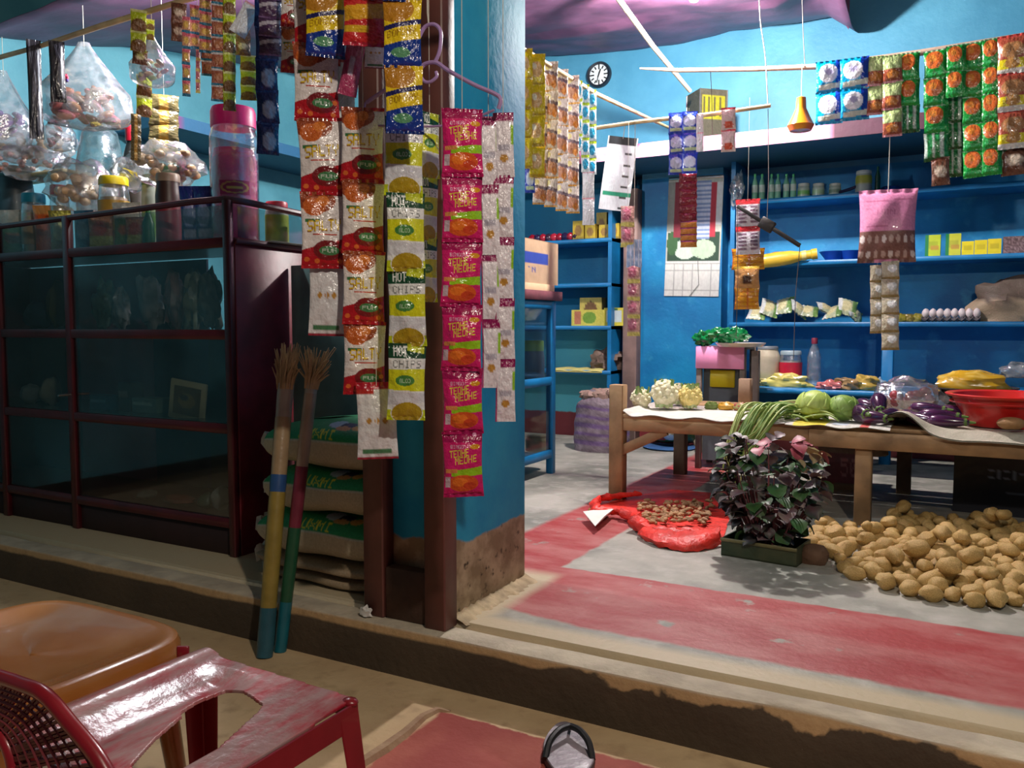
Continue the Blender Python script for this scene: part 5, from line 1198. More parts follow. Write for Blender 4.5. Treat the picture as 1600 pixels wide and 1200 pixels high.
for i, (x, y, z, r) in enumerate(placed):
    o = link('potato', pots[i % 5], None, (x, y, z), (rnd.uniform(-.35, .35), rnd.uniform(-.35, .35), rnd.uniform(0, 6.3)))
    s = r*rnd.uniform(.95, 1.2); o.scale = (s*rnd.uniform(.95, 1.3), s, s); tag(o, 'tan potato in the heap on the floor under the table', 'potato', 'potatoes heaped on the floor')

# ================================================================ LEAFY AMARANTH IN A GREEN CRATE
pc = P(1195, 875, Z=0); gx = pc.x+.0; gy = pc.y+.06
t = empty('leafy_bunch', (gx, gy, 0), -.12, 'bushy bunch of dark purple-green amaranth leaves standing in a low tin', 'leafy greens')
tin_w = P(1250, 870, Y=3.3).x-P(1130, 870, Y=3.3).x
st = MB(); rnd = random.Random(17)
lm = []; 
for i, (c1, c2) in enumerate((((84, 50, 62), (56, 72, 50)), ((48, 84, 48), (84, 120, 70)), ((110, 84, 88), (150, 134, 134)), ((50, 34, 44), (34, 44, 34)), ((170, 160, 158), (120, 100, 104)), ((196, 92, 108), (150, 80, 88)), ((206, 190, 140), (170, 150, 110)))):
    for s_ in range(2): lm.append(leafmesh(.068, .036, .014, c1, c2, 6, i*3+s_, .35))
wt = [0]*6+[1]*9+[2]*6+[3]*5+[4]*3
for i in range(295):
    a = rnd.uniform(0, 2*pi); zz = rnd.uniform(.08, .46); R0 = .055+.125*sin(min(1, (zz-.05)/.3)*pi/2)*(1-.35*max(0, (zz-.3)/.2))
    rr = R0*rnd.uniform(.6, 1.1); x = rr*cos(a)*1.02; y = rr*sin(a)*.9
    kind = rnd.choice(wt)
    if zz > .40 and rnd.random() < .5: kind = 5
    if x > .12 and zz > .3 and rnd.random() < .3: kind = 6
    if kind == 5 and x < -.05: kind = 0
    o = link('leaf', lm[kind*2+i % 2], t, (x, y, zz), (rnd.uniform(-.9, .5), rnd.uniform(-.5, .5), a-pi/2+rnd.uniform(-.7, .7)), LEAFM)
    q_ = rnd.uniform(.6, 1.05); o.scale = (q_, q_, q_)
    if i % 3 == 0: st.tube([(x*.25, y*.25, .02), (x*.7, y*.7, zz*.6), (x, y, zz)], [.004, .003, .002], 5)
for i in range(16): a = rnd.uniform(0, 6.3); st.tube([(.05*cos(a), .05*sin(a), .0), (.07*cos(a), .06*sin(a), .2)], .006, 6)
o = st.obj('stems', mat('purple_stem', (112, 62, 66), .6, .2), t); o['kind'] = 'stuff'
cr = MB().box(-tin_w/2, tin_w/2, -.07, .09, 0, .115, bev=.006)
t2 = empty('green_tin_tray', (gx-.01, gy, 0), -.12, 'low dark green tin tray under the purple leaves', 'tray')
cr = MB(); W_ = tin_w/2
for a in ((-W_, W_, -.09, -.084, 0, .07), (-W_, W_, .084, .09, 0, .07), (-W_, -W_+.006, -.084, .084, 0, .07), (W_-.006, W_, -.084, .084, 0, .07), (-W_, W_, -.09, .09, 0, .006)): cr.box(*a)
cr.obj('tray_body', mat('dark_green_tin', (34, 60, 38), .5, .3, 8, .2, c2=(70, 74, 50)), t2, smooth=False)
MB().box(-W_-.003, W_+.003, -.096, -.09, .058, .072, bev=.002).obj('rim', mat('olive_rim', (96, 90, 56), .5, .3), t2)
o = MB().blob((0, 0, 0), (.055, .04, .045), 14, 10, .3, 2, 3).obj('clay_lump', mat('clay', (96, 70, 52), .8, .3, 12, .3), None, tuple(P(1272, 868, Z=.03))); tag(o, 'brown earthy lump at the right foot of the leafy bunch', 'lump')

# ================================================================ RED BAG WITH ROOTS, PAPER
REDB = mat('red_poly_bag', (222, 50, 38), .48, .22, 12, .9, bscale=30)
c0 = P(1052, 800, Z=0); t = empty('red_bag', (c0.x, c0.y, 0), 0, 'thin red plastic bag rolled open around ginger roots on the floor', 'bag')
path = [P(u, v, Z=.03) for u, v in ((1000, 772), (962, 776), (934, 782), (930, 800), (960, 800), (992, 810), (1006, 826), (1040, 836), (1085, 838), (1122, 835))]
mb = MB(); ps = smoothp([p-t.location for p in path], 6); rs = [.010+.026*abs(noise.noise(Vector((i*.31, 3, 1))))+.014*min(1, i/len(ps)*1.3) for i in range(len(ps))]
mb.tube(ps, rs, 14)
for i in range(len(mb.v)):
    v_ = Vector(mb.v[i]); n_ = noise.noise(v_*22)*.022+noise.noise(v_*55)*.008; v_ = v_+Vector((n_, n_*.6, abs(n_)*.8)); mb.v[i] = (v_.x, v_.y, max(.002, v_.z))
mb.obj('rolled_edge', REDB, t)
mb = MB(); a = [P(u, v, Z=.002)-t.location for u, v in ((985, 776), (935, 790), (985, 812), (1010, 838), (1060, 852), (1128, 850), (1140, 810), (1110, 770), (1050, 765))]
cc_ = Vector((0, 0, .004)); mb.v = [tuple(cc_)]+[(p.x, p.y, .003) for p in a]; mb.c = [(1, 1, 1)]*len(mb.v); mb.f = [(0, i+1, (i+1) % len(a)+1) for i in range(len(a))]
mb.obj('bag_base', REDB, t)
mb = MB(); rim2 = smoothp([P(u, v, Z=z)-t.location for u, v, z in ((1004, 824, .05), (1030, 826, .06), (1062, 830, .055), (1096, 828, .065), (1126, 824, .07))], 6)
rim3 = smoothp([P(u, v, Z=0.006)-t.location for u, v in ((996, 836), (1024, 852), (1060, 860), (1096, 860), (1128, 852))], 6)
for i in range(len(rim2)):
    for f in (0, .3, .6, 1): p = rim2[i].lerp(rim3[i], f)+Vector((0, -.03*sin(f*pi)+.012*noise.noise(Vector((i*.4, f*3, 0))), .01*noise.noise(Vector((i*.5, f*2, 5))))); mb.v.append(tuple(p)); mb.c.append((1, 1, 1))
for i in range(len(rim2)-1):
    for k in range(3): a_ = i*4+k; mb.f.append((a_, a_+1, a_+5, a_+4))
o = mb.obj('front_flap', REDB, t); s = o.modifiers.new('s', 'SOLIDIFY'); s.thickness = .003
mb = MB(); rnd = random.Random(8)
for i in range(150):
    u = rnd.uniform(998, 1112); v = rnd.uniform(784, 818); p = P(u, v, Z=.02); mb.blob((p.x, p.y, .016+rnd.uniform(0, .022)), (.02, .010, .009), 8, 6, .3, 2, i, None, Matrix.Rotation(rnd.uniform(0, 3), 3, 'Z'))
o = mb.obj('ginger_roots', mat('ginger', (160, 122, 84), .75, .3, 20, .3)); tag(o, 'pile of small ginger roots inside the red bag', 'roots', kind='stuff')
p = P(935, 806, Z=.0); t = empty('paper_packet', (p.x, p.y, 0), 0, 'folded white paper resting on a small yellowish packet by the red bag', 'paper')
MB().blob((0, 0, .02), (.05, .03, .022), 14, 10, .4, 2.5, 4, None).obj('packet', mat('yellowish_pack', (150, 140, 70), .4, .3), t)
a = [P(u, v, Z=z)-t.location for u, v, z in ((911, 799, .045), (963, 792, .045), (930, 822, .035), (945, 806, .05))]
mb = MB(); mb.v = [tuple(x) for x in a]; mb.f = [(0, 2, 3), (0, 3, 1), (1, 3, 2)]; mb.c = [(1, 1, 1)]*4
o = mb.obj('white_sheet', mat('white_paper', (228, 226, 216), .7, .05, 8, 0), t, smooth=False); s = o.modifiers.new('s', 'SOLIDIFY'); s.thickness = .002

# ================================================================ UNDER THE TABLE AND BACK LEFT FLOOR
def tallsack(label, u, vt, vb, w, rim, col, Y=None, lean=0, text=None, name='sack'):
    b = P(u, vb, Z=0); tp_ = P(u, vt, Y=b.y); h = tp_.z; r = w*depth(b)/F/2
    t = empty(name, (b.x, b.y+r*.5, 0), 0, label, 'sack')
    def body(s, t_):
        a = s*2*pi; k = 1-t_; sh = .88+.22*np.sin(np.clip(t_, 0, 1)*pi*.62); pw = .75
        ca, sa = np.cos(a+pi/2), np.sin(a+pi/2)
        rr = r*sh*(1+.06*wob(s*2, t_*2, int(u)))*np.where(k > .8, 1-(k-.8)*2.2, 1)
        return ca*rr, -np.sign(sa)*np.abs(sa)**pw*rr*.7*-1, h*k*(1+.03*np.sin(s*19))
    c = Cv(72, 40, col); c.speck(10)
    if text:
        for k in range(5): c.rect(0, .25+k*.14, 1, .31+k*.14, text).rect(.2, .25+k*.14, .24, .31+k*.14, col)
        c.speck(14)
    link('sack_body', multi('sack_body', [(c, body, True)], WEAVE), t)
    mb = MB(); rnd = random.Random(int(u))
    for i in range(24): a = rnd.uniform(0, 6.3); rr = r*.7*sqrt(rnd.random()); mb.blob((rr*cos(a), rr*sin(a)*.7, h*.93+rnd.uniform(-.02, .04)*h), (r*.28, r*.2, r*.16), 9, 6, .5, 3, i, rim)
    mb.obj('gathered_mouth', WEAVE, t); return t
tallsack('worn purple-printed sack with gathered mouth standing behind the table leg', 932, 612, 706, 82, (160, 130, 118), (128, 112, 122), text=(110, 84, 128))
# cooler-like green bag on blue plate
p = P(1042, 702, Z=0); wq = 76*depth(p)/F
t = empty('green_bag', (p.x, p.y+.12, .0), 0, 'green printed sack lying on a blue mat under the table', 'sack')
cv = Cv(40, 30, (36, 110, 66)).rect(0, .3, 1, .45, (190, 170, 130)).ell(.3, .5, .14, .25, (170, 60, 40)).ell(.5, .55, .12, .15, (200, 220, 235)).rect(0, .8, 1, 1, (70, 70, 40)).speck(10)
link('sack_body', packet('green_pack', cv, (40, 100, 60), 3, .6, SATIN, .7), t, (0, -.05, .24), (.5, 0, facing(p)*.3)).scale = (wq, wq*.8, .34)
MB().lathe([(.001, 0), (wq*.5, 0), (wq*.56, .012), (wq*.54, .016), (.001, .006)], 28).obj('blue_mat', mat('blue_mat', (60, 100, 150), .5, .2), t, (0, -.05, 0))
p = P(1118, 710, Z=0); 
bag('beige_sack', 'lumpy cream sack under the table beside the dark back leg', 'sack', (p.x, p.y+.1, 0), (.16, .12, .14), lambda d: (150, 138, 112) if noise.noise(d*5) > -.1 else (112, 98, 76), WEAVE, 5, amp=.35)
cvb = Cv(40, 36, (120, 104, 84)).rect(.1, .35, .95, .85, (110, 30, 56)).text('50', .5, .45, .85, .75, (170, 110, 120)).rect(0, .9, 1, 1, (140, 110, 84)).speck(6)
a = P(1280, 690, Y=4.9); b = P(1352, 690, Y=4.9)
tag(link('carton', pbox('carton', b.x-a.x, .25, .32, cvb), None, ((a.x+b.x)/2, 5.0, 0.0), (0, 0, 0)), 'carton with dark red label showing 50 behind the front table leg', 'box')
cvb = Cv(60, 36, (14, 18, 34)).text('IIIIM', .2, .28, .4, .42, (150, 160, 180)).text('MAXX', .42, .3, .62, .42, (90, 100, 130)).rect(.3, .6, .6, .63, (110, 116, 130))
a = P(1500, 690, Y=4.6)
tag(link('crate', pbox('crate', .75, .3, .30, cvb), None, (a.x+.36, 4.72, 0.0), (0, 0, -.05)), 'dark navy crate with pale lettering in the shade under the table right end', 'crate')
p = P(1345, 690, Y=4.9)
bag('brown_paper_bag', 'tan paper bag hanging low behind the front table leg', 'bag', tuple(P(1365, 712, Y=4.75)), (.06, .04, .07), lambda d: (150, 124, 92), WEAVE, 4, amp=.4)

# ================================================================ BLUE GLASS CUPBOARD with cartons
bx, by0, by1, bzt = -2.23, 3.70, 4.62, P(865, 470, X=-2.23).z
t = empty('blue_cupboard', (bx, by0, 0), 0, 'small blue-painted wooden cupboard with glass panes behind the pillar', 'cupboard')
def bp(x0, x1, y0, y1, z0_, z1_, n): return MB().box(x0, x1, y0, y1, z0_, z1_, bev=.004).obj(n, BLUEP, t)
for y in (0, by1-by0-.045): bp(-.045, 0, y, y+.045, 0, bzt, 'post'); bp(-.40, -.355, y, y+.045, 0, bzt, 'post')
for z in (.10, .545, bzt-.05): bp(-.03, -.002, .045, by1-by0-.045, z, z+.05, 'rail')
for z in (.10, .545, bzt-.02): bp(-.36, -.03, .02, by1-by0-.02, z, z+.02, 'shelf_board')
for zb, zt in ((.15, .545), (.595, bzt-.05)): MB().box(-.018, -.014, .045, by1-by0-.045, zb, zt).obj('glass_pane', GLASS, t, smooth=False)
MB().box(-.40, -.395, .02, by1-by0-.02, .1, bzt).obj('back_panel', mat('dim_teal', (50, 90, 100), .6, .2), t)
p = P(838, 545, X=-2.40)
jar('plastic jar with lime green lid inside the blue cupboard', 834, 532, 34, P(834, 560, X=-2.4).y, .565, (170, 210, 30), (120, 120, 116), None, .25)
jar('pale tub in the bottom of the blue cupboard', 838, 680, 34, P(834, 680, X=-2.4).y, .12, (150, 140, 110), (170, 160, 130), None, .1)
cvb = Cv(60, 40, (196, 164, 132)).rect(0, .3, .8, .55, (50, 70, 160)).text('IN', .42, .62, .56, .76, (60, 74, 150)).rect(0, 0, 1, .03, (150, 120, 90))
p0 = P(812, 440, X=-2.24); p1 = P(874, 440, X=-2.24); ztb = P(874, 381, X=-2.24).z
wood_b = P(874, 446, X=-2.24).z
me = pbox('carton', abs(p1.y-p0.y)+.18, .30, ztb-wood_b, cvb)
tag(link('cardboard_box', me, None, (-2.40, (p0.y+p1.y)/2-.09, wood_b), (0, 0, pi/2)), 'cardboard box with a blue stripe on top of the maroon tray', 'box')
t = empty('maroon_tray', (-2.40, 4.2, bzt), 0, 'maroon wooden tray holding the striped cardboard box above the blue cupboard', 'tray')
MR2 = mat('faded_maroon', (110, 58, 66), .6, .2)
MB().box(-.17, .18, -.5, .48, 0, .02, bev=.003).obj('base', MR2, t); MB().box(.165, .185, -.5, .48, .0, .055, bev=.003).obj('edge', MR2, t); MB().box(-.16, .16, -.42, .42, .02, wood_b-bzt-.001, bev=.003).obj('cardboard_pad', mat('tan_board', (196, 166, 130), .7, .1), t)

# ================================================================ SHELF GOODS, left bay
rnd = random.Random(2); cols_ = [(150, 24, 44), (44, 34, 70), (170, 30, 50), (60, 40, 60), (180, 40, 60)]
for i in range(9):
    u = 832+i*8.5; c = cols_[i % 5]; p = P(u, 362-(6 if i % 3 == 1 else 0), Y=6.06)
    tag(MB().blob((0, 0, 0), (.035, .035, .035), 12, 9, .15, 2, i, c).obj('wrapped_ball', GLOSS, None, (p.x, 6.06, L1+.034)), '%s %s wrapped ball pack in the row starting at the pillar side' % (['first', 'second', 'third', 'fourth', 'fifth', 'sixth', 'seventh', 'eighth', 'ninth'][i], 'red' if c[0] > 100 else 'dark'), 'packet', 'dark and red ball packs on the top left shelf')
ybox = lambda i: Cv(16, 12, (206, 176, 50)).ell(.5, .5, .3, .25, (160, 120, 60)).rect(0, .85, 1, 1, (150, 130, 60)).speck(12)
for i, (u0, u1, v) in enumerate(((895, 912, 345), (914, 930, 350), (932, 948, 332), (936, 952, 351), (953, 967, 349))):
    base = L1 if v > 340 else L1+.085
    carton(['yellow-brown packet box nearest the red balls', 'second yellow-brown box on the top left shelf', 'brown box raised above the yellow ones', 'yellow box under the raised brown one', 'last yellow box beside the shelf end'][i], u0, u1, v, 6.03 if v > 340 else 6.1, L1, .08, ybox(i), group='yellow boxes on the top left shelf')
cvb = Cv(40, 18, (214, 204, 90)).rect(.1, .1, .3, .9, (190, 120, 90)).ell(.55, .5, .2, .35, (120, 160, 60)).speck(8)
carton('long yellow carton with a green leaf print on the third left shelf', 893, 944, 484, 6.02, L3, .12, cvb)
carton('yellow carton with pale label beside the leaf carton', 944, 974, 481, 6.02, L3, .12, Cv(30, 18, (216, 206, 70)).rect(.15, .15, .9, .8, (206, 220, 220)).rect(.3, .05, .7, .15, (60, 110, 60)))
carton('brown picture box stacked on the leaf carton', 906, 940, 465, 6.06, L3+.001, .10, Cv(24, 16, (206, 190, 100)).ell(.5, .5, .3, .35, (120, 90, 60)).speck(8), name='stacked_carton').location.z += 0
cvn = Cv(30, 8, (206, 196, 120)); 
tag(link('newspaper', multi('newspaper', [(cvn, lambda s, t_: (-.22+.44*s, -.02+.2*t_, .006+.008*np.abs(np.sin(s*9))-.02*np.exp(-(t_/.05)**2)), True), (cvn, lambda s, t_: (-.22+.44*s, -.02+.2*t_, .003+0*s-.02*np.exp(-(t_/.05)**2)), False)], PAPER), None, (P(900, 575, Y=5.95).x, 5.96, L4)), 'yellowed paper lining on the lowest left shelf', 'paper')
p = P(945, 560, Y=6.08); bag('cloth_bundle', 'brown crumpled cloth heaped on the lowest left shelf', 'cloth', (p.x, 6.1, L4+.001), (.13, .09, .10), lambda d: (120, 96, 82) if noise.noise(d*4) > 0 else (92, 74, 62), WEAVE, 8, amp=.6)

# right bay
random.seed(5)
MINT = (90, 200, 130)
bl = ['first mint-green slim bottle at the left end of the top shelf', 'second mint-green bottle, paired with the first', 'third mint-green bottle, after the small gap', 'fourth mint-green bottle, paired with the third', 'fifth mint-green bottle, after the second gap', 'sixth mint-green bottle beside the small jars']
for i, u in enumerate((1180, 1191, 1206, 1216, 1229, 1240)): bottle(bl[i], u, 272, 9, 6.02, R1, MINT, (120, 190, 160), (200, 225, 215), 'mint-green bottles on the top shelf')
for i, (u, c) in enumerate(((1256, (110, 180, 90)), (1279, (150, 190, 150)), (1305, (110, 140, 120)))): jar(['small jar with green label right after the bottles', 'small pale green jar, middle of three', 'small grey-green jar, last of three'][i], u, 287, 18, 6.02, R1, (200, 210, 200), (170, 190, 180), c, .2, group='small jars on the top shelf')
jar('taller white tub with yellow and blue print on the top shelf', 1350, 267, 24, 6.02, R1, (226, 232, 226), (190, 200, 190), (206, 206, 80), .14, labz=(.5, .9))
bottle('slim dark green bottle standing beside the white tub', 1372, 260, 8, 6.05, R1, (16, 90, 60), (16, 80, 60))
o = MB().tube([(-.08, 0, .012), (.0, 0, .03), (.08, 0, .06)], [.009, .011, .007], 8).obj('marker_pen', mat('navy_pen', (24, 30, 66), .4, .1), None, (P(1328, 290, Y=6.0).x, 6.0, R1)); tag(o, 'dark navy marker leaning before the white tub', 'pen')
p = P(1390, 290, Y=6.1); bag('blue_pack', 'royal blue pack lying right of the green bottle', 'packet', (p.x, 6.12, R1), (.07, .05, .035), lambda d: (20, 80, 170), SATIN, 3)
# crumpled clear film at the panel edge
p = P(1155, 300, Y=6.0); o = MB().blob((0, 0, 0), (.045, .04, .10), 18, 14, .6, 3, 5).obj('crumpled_film', FILM, None, tuple(P(1152, 296, Y=5.93))); tag(o, 'crumpled clear film bag hanging at the shelf end by the mint bottles', 'plastic bag')
# 2nd shelf
for i, (u, w) in enumerate(((1300, 44), (1326, 40))):
    p = P(u, 398, Y=6.0); r = w*depth(p)/F/2; t = empty('blue_bowl', (p.x, 6.08, R2), 0, ['royal blue plastic bowl on the second shelf', 'bowl overlapping the royal blue one'][i], 'bowl', 'blue bowls on the second shelf')
    MB().lathe([(.001, 0), (r*.5, 0), (r*.9, .05), (r, .062), (r*.93, .06), (r*.5, .008), (.001, .006)], 24, (14, 70, 180)).obj('bowl_body', SATIN, t)
bxs = [(1446, 1470, 367, (190, 206, 50), 'green-edged yellow box, first on the second shelf'), (1478, 1502, 365, (206, 206, 60), 'second green-edged yellow box'), (1503, 1522, 377, (232, 212, 20), 'first plain bright yellow box'), (1523, 1543, 375, (236, 214, 20), 'middle plain bright yellow box'), (1544, 1565, 373, (232, 210, 24), 'third plain bright yellow box')]
for i, (u0, u1, v, c, lb) in enumerate(bxs):
    cv = Cv(16, 16, c); cv.rect(.2, .3, .8, .6, tuple(x*.88 for x in c))
    if i < 2: cv.rect(0, 0, .28, 1, (24, 130, 70)).rect(.4, .5, .9, .7, (190, 150, 60))
    carton(lb, u0, u1, v, 6.0, R2, .1, cv, group='yellow boxes on the second shelf')
carton('dark speckled box at the right end of the second shelf', 1568, 1606, 369, 6.0, R2, .12, Cv(20, 14, (110, 84, 90)).speck(40))
p = P(1215, 415, Y=5.85)
t = empty('yellow_roll', (P(1228, 417, Y=5.93).x, 5.93, R2+.02), 0, 'yellow wrapped bottle-like roll lying at the left end of the second shelf', 'roll', rot=(0, pi/2-.12, .15))
MB().lathe([(.003, -.2), (.045, -.19), (.05, -.05), (.045, .03), (.03, .1), (.03, .16), (.036, .165), (.036, .2), (.003, .2)], 16, (236, 196, 60)).obj('roll_body', SATIN, t); MB().lathe([(.033, .1), (.034, .13)], 14, (240, 220, 130)).obj('band', SATIN, t)
p = P(1208, 404, Y=6.05); bag('red_wrapper', 'red-brown wrapper behind the yellow roll', 'packet', (p.x, 6.12, R2), (.09, .04, .05), lambda d: (170, 70, 60), SATIN, 6)
# 3rd shelf
design('chips_pile', d_simple((196, 206, 170), [('ell', .4, .5, .3, .3, (230, 222, 170)), ('rect', .7, 0, 1, 1, (120, 160, 90)), ('rect', 0, 0, .2, 1, (232, 236, 232))], 18, 22, 16), (216, 220, 200), .3, 1.3, nv=3)
pl = [(1182, .05, .1, 'at the left end'), (1200, .09, .7, 'second, tilted'), (1222, .11, -.3, 'topmost yellowish one'), (1244, .07, 1.2, 'lying before the topmost one'), (1262, .05, .2, 'in the middle of the heap'), (1284, .06, .9, 'right of the middle'), (1304, .05, -.5, 'near the right end'), (1322, .09, .5, 'standing up at the right end'), (1333, .035, 1.4, 'lowest at the right end')]
for i, (u, dz, a, lb) in enumerate(pl):
    p = P(u, 490, Y=6.05); o = link('snack_packet', meshes('chips_pile')[i % 3], None, (p.x, 6.13+.02*(i % 3), R3+dz+.06), (-.95+.2*sin(i), a*.5, a*.5)); o.scale = (.13, .14, .12); tag(o, 'white-green snack packet on the egg shelf, '+lb, 'packet', 'white-green snack packets on the third shelf')
for i, (u, c) in enumerate(((1408, (150, 140, 50)), (1422, (130, 116, 40)), (1434, (160, 150, 60)))):
    p = P(u, 490, Y=6.02); bag('olive_packet', ['olive packet just right of the beige strip', 'darker olive packet, middle of the three', 'olive packet touching the egg tray'][i], 'packet', (p.x, 6.05, R3), (.045, .04, .035), lambda d, c=c: c, GLOSS, i, group='olive packets beside the egg tray')
# eggs
pa = P(1440, 497, Y=6.0); pb = P(1532, 497, Y=6.0); n = 8; pit = (pb.x-pa.x)/n
t = empty('egg_tray', ((pa.x+pb.x)/2, 6.1, R3), 0, 'grey pulp egg tray on the third shelf', 'tray'); mb = MB()
nx_, ny_ = 64, 20; Wt = pb.x-pa.x; 
for j in range(ny_+1):
    for i in range(nx_+1): xx = -Wt/2+Wt*i/nx_; yy = -.12+.2*j/ny_; mb.v.append((xx, yy, .022+.014*cos(2*pi*(xx+Wt/2)/pit)*cos(2*pi*(yy+.12)/pit*1.0))); mb.c.append((1, 1, 1))
for j in range(ny_):
    for i in range(nx_): a = j*(nx_+1)+i; mb.f.append((a, a+1, a+nx_+2, a+nx_+1))
o = mb.obj('tray_body', mat('pulp', (96, 92, 96), .9, .2, 30, .4), t); s = o.modifiers.new('s', 'SOLIDIFY'); s.thickness = .01
em = MB().lathe([(.001, -.027), (.012, -.024), (.020, -.012), (.022, 0), (.020, .012), (.013, .024), (.006, .030), (.001, .031)], 16).mesh('egg'); em.materials.append(mat('eggshell', (226, 214, 216), .5, .04, 5, 0))
for r_i in range(3):
    for i in range(n): o = link('egg', em, None, (pa.x+pit*(i+.5), 6.03+pit*r_i, R3+.055), (random.uniform(-.1, .1), random.uniform(-.1, .1), 0)); tag(o, 'white egg standing in the grey tray', 'egg', 'eggs in the grey tray')
p = P(1575, 470, Y=6.08); o = bag('brown_sack', 'brown and tan open sack heaped at the right end of the egg shelf', 'sack', (p.x+.02, 6.12, R3+.002), (.23, .10, .17), lambda d: (96, 80, 70) if d.z > .25+.5*d.x*0+.3*noise.noise(d*5) and d.x < .7 else (168, 146, 120), WEAVE, 6, amp=.4)
# counter goods (4th level, on the table back)
Rb = TZ+.002
def bk(u, v): return P(u, v, Y=4.85)
jar('square beige canister with green leaf print behind the beans', 1200, 541, 38, 5.62, R4, (120, 124, 130), (196, 184, 160), (180, 176, 140), .06, neck=.8, labz=(.0, .35))
jar('clear jar with red label and pale patch behind the cabbages', 1236, 548, 34, 5.62, R4, (150, 170, 180), (190, 190, 190), (196, 30, 60), .1, labz=(.2, .75), clearb=True)
for o_ in [o for o in COL.objects if o.name.startswith('plastic_jar') and abs(o.location.y-5.62) < .01]: pass
bottle('clear plastic bottle with dark red cap right of the red-label jar', 1273, 528, 22, 5.62, R4, (120, 30, 54), (180, 200, 210), None, clearb=True)
tt = empty('back_counter', (P(1170, 600, Y=5.5).x, 5.35, 0), 0, 'low counter board behind the vegetable table under the shelves', 'counter')
MB().box(0, 3.2, 0, .5, R4-.03, R4-.001, bev=.003).obj('counter_board', BLUEP, tt); MB().box(.0, .06, .02, .08, 0, R4-.03).obj('leg', GREYW, tt); MB().box(3.1, 3.16, .02, .08, 0, R4-.03).obj('leg', GREYW, tt)
for i, (u, v, w, c, lb) in enumerate(((1300, 590, 44, (196, 110, 110), 'pink-red glossy pack behind the cabbages'), (1322, 584, 40, (160, 130, 90), 'brown flat pack above the pink-red one'), (1350, 594, 50, (190, 160, 80), 'golden crumpled packs left of the blue post'), (1338, 600, 26, (150, 140, 60), 'olive pack low behind the cabbages'), (1372, 585, 22, (150, 170, 190), 'small clear-blue crumple at the post'), (1225, 596, 70, (206, 196, 110), 'pale yellow packs under the canister'), (1195, 602, 40, (190, 180, 120), 'cream packets at the foot of the canister'))):
    p = P(u, v+8, Y=5.45); r = w*depth(p)/F/2; bag('goods_pack', lb, 'packet', (p.x, 5.45+.02*i, R4), (r, .05, .035+.01*(i % 3)), lambda d, c=c: tuple(min(255, x*(1+.3*noise.noise(d*5))) for x in c), GLOSS, i, amp=.5)

# ================================================================ CALENDAR, CLOCK, TIN, PINK STAND
cv = Cv(60, 120, (196, 196, 186)); cv.rect(0, 0, 1, .02, (150, 120, 60)).rect(0, .70, 1, 1, (226, 226, 220)).rect(.04, .46, .96, .70, (44, 74, 56)).ell(.36, .60, .2, .085, (206, 224, 206)).ell(.68, .60, .22, .08, (190, 212, 184)).ell(.12, .55, .1, .1, (60, 100, 60))
cv.rect(.5, .03, .78, .52, (130, 150, 196)).rows(13, (205, 212, 235), .05, .52, .52, .78, .5).rect(.78, .05, .88, .5, (190, 50, 70)).rect(.0, .03, .14, .45, (150, 152, 146)).rect(.88, .05, .98, .4, (222, 226, 230)).rect(.14, .03, .5, .5, (140, 44, 60))
cv.cols(6, (170, 170, 168), .72, 1, 0, 1, .05).rows(5, (176, 176, 172), .72, 1, 0, 1, .06)
a = P(1045, 281, Y=6.11); b = P(1128, 462, Y=6.11); wq = b.x-a.x
t = empty('wall_calendar', ((a.x+b.x)/2, 6.112, a.z), .0, 'wall calendar with white flower picture and pale date grid on the bright blue panel', 'calendar')
link('page', flat('calendar_page', cv, PAPER, 1.0, 2, .01, .003), t).scale = (wq, .3, a.z-b.z); t.rotation_euler = (0, .03, 0)
MB().beam((-wq/2, -.003, 0), (wq/2, -.003, 0), .008, .02, bev=.002).obj('top_bar', STEEL, t)
MB().tube([(wq*.1, -.008, -(a.z-b.z)*.66), (wq*.14, -.008, -(a.z-b.z)*.9), (-.02*wq, -.008, -(a.z-b.z)*1.0)], .002, 5).obj('hanging_thread', mat('dark_thread', (70, 70, 70), .8, .1), t)
p = P(935, 116, Y=6.27); r = 19*depth(p)/F
t = empty('wall_clock', (p.x, 6.30, p.z), 0, 'round wall clock with black rim and white face high on the back wall', 'clock', rot=(pi/2, 0, 0))
MB().lathe([(r*1.02, 0), (r*1.04, .02), (r*.97, .035), (r*.82, .032), (r*.80, .02)], 36, cap=False).obj('rim', mat('black_rim', (28, 34, 44), .35, .1), t)
MB().lathe([(r*.83, .006), (r*.83, .018), (.001, .0185)], 30).obj('face', mat('clock_face', (214, 224, 230), .4, .03, 5, 0), t)
mb = MB(); 
for k in range(12): a_ = k*pi/6; rr = .62*r; mb.box(-.005, .005, -.012 if k % 3 else -.02, .012 if k % 3 else .02, .019, .021, M=Matrix.Translation((rr*sin(a_), rr*cos(a_), 0)) @ Matrix.Rotation(-a_, 4, 'Z'))
mb.obj('numerals', BLK, t, smooth=False)
MB().box(-.005, .005, -.02, r*.45, .022, .024).obj('hour_hand', BLK, t, (0, 0, 0), (0, 0, -.35), False); MB().box(-.003, .003, -.02, r*.66, .025, .027).obj('minute_hand', BLK, t, (0, 0, 0), (0, 0, 2.9), False)
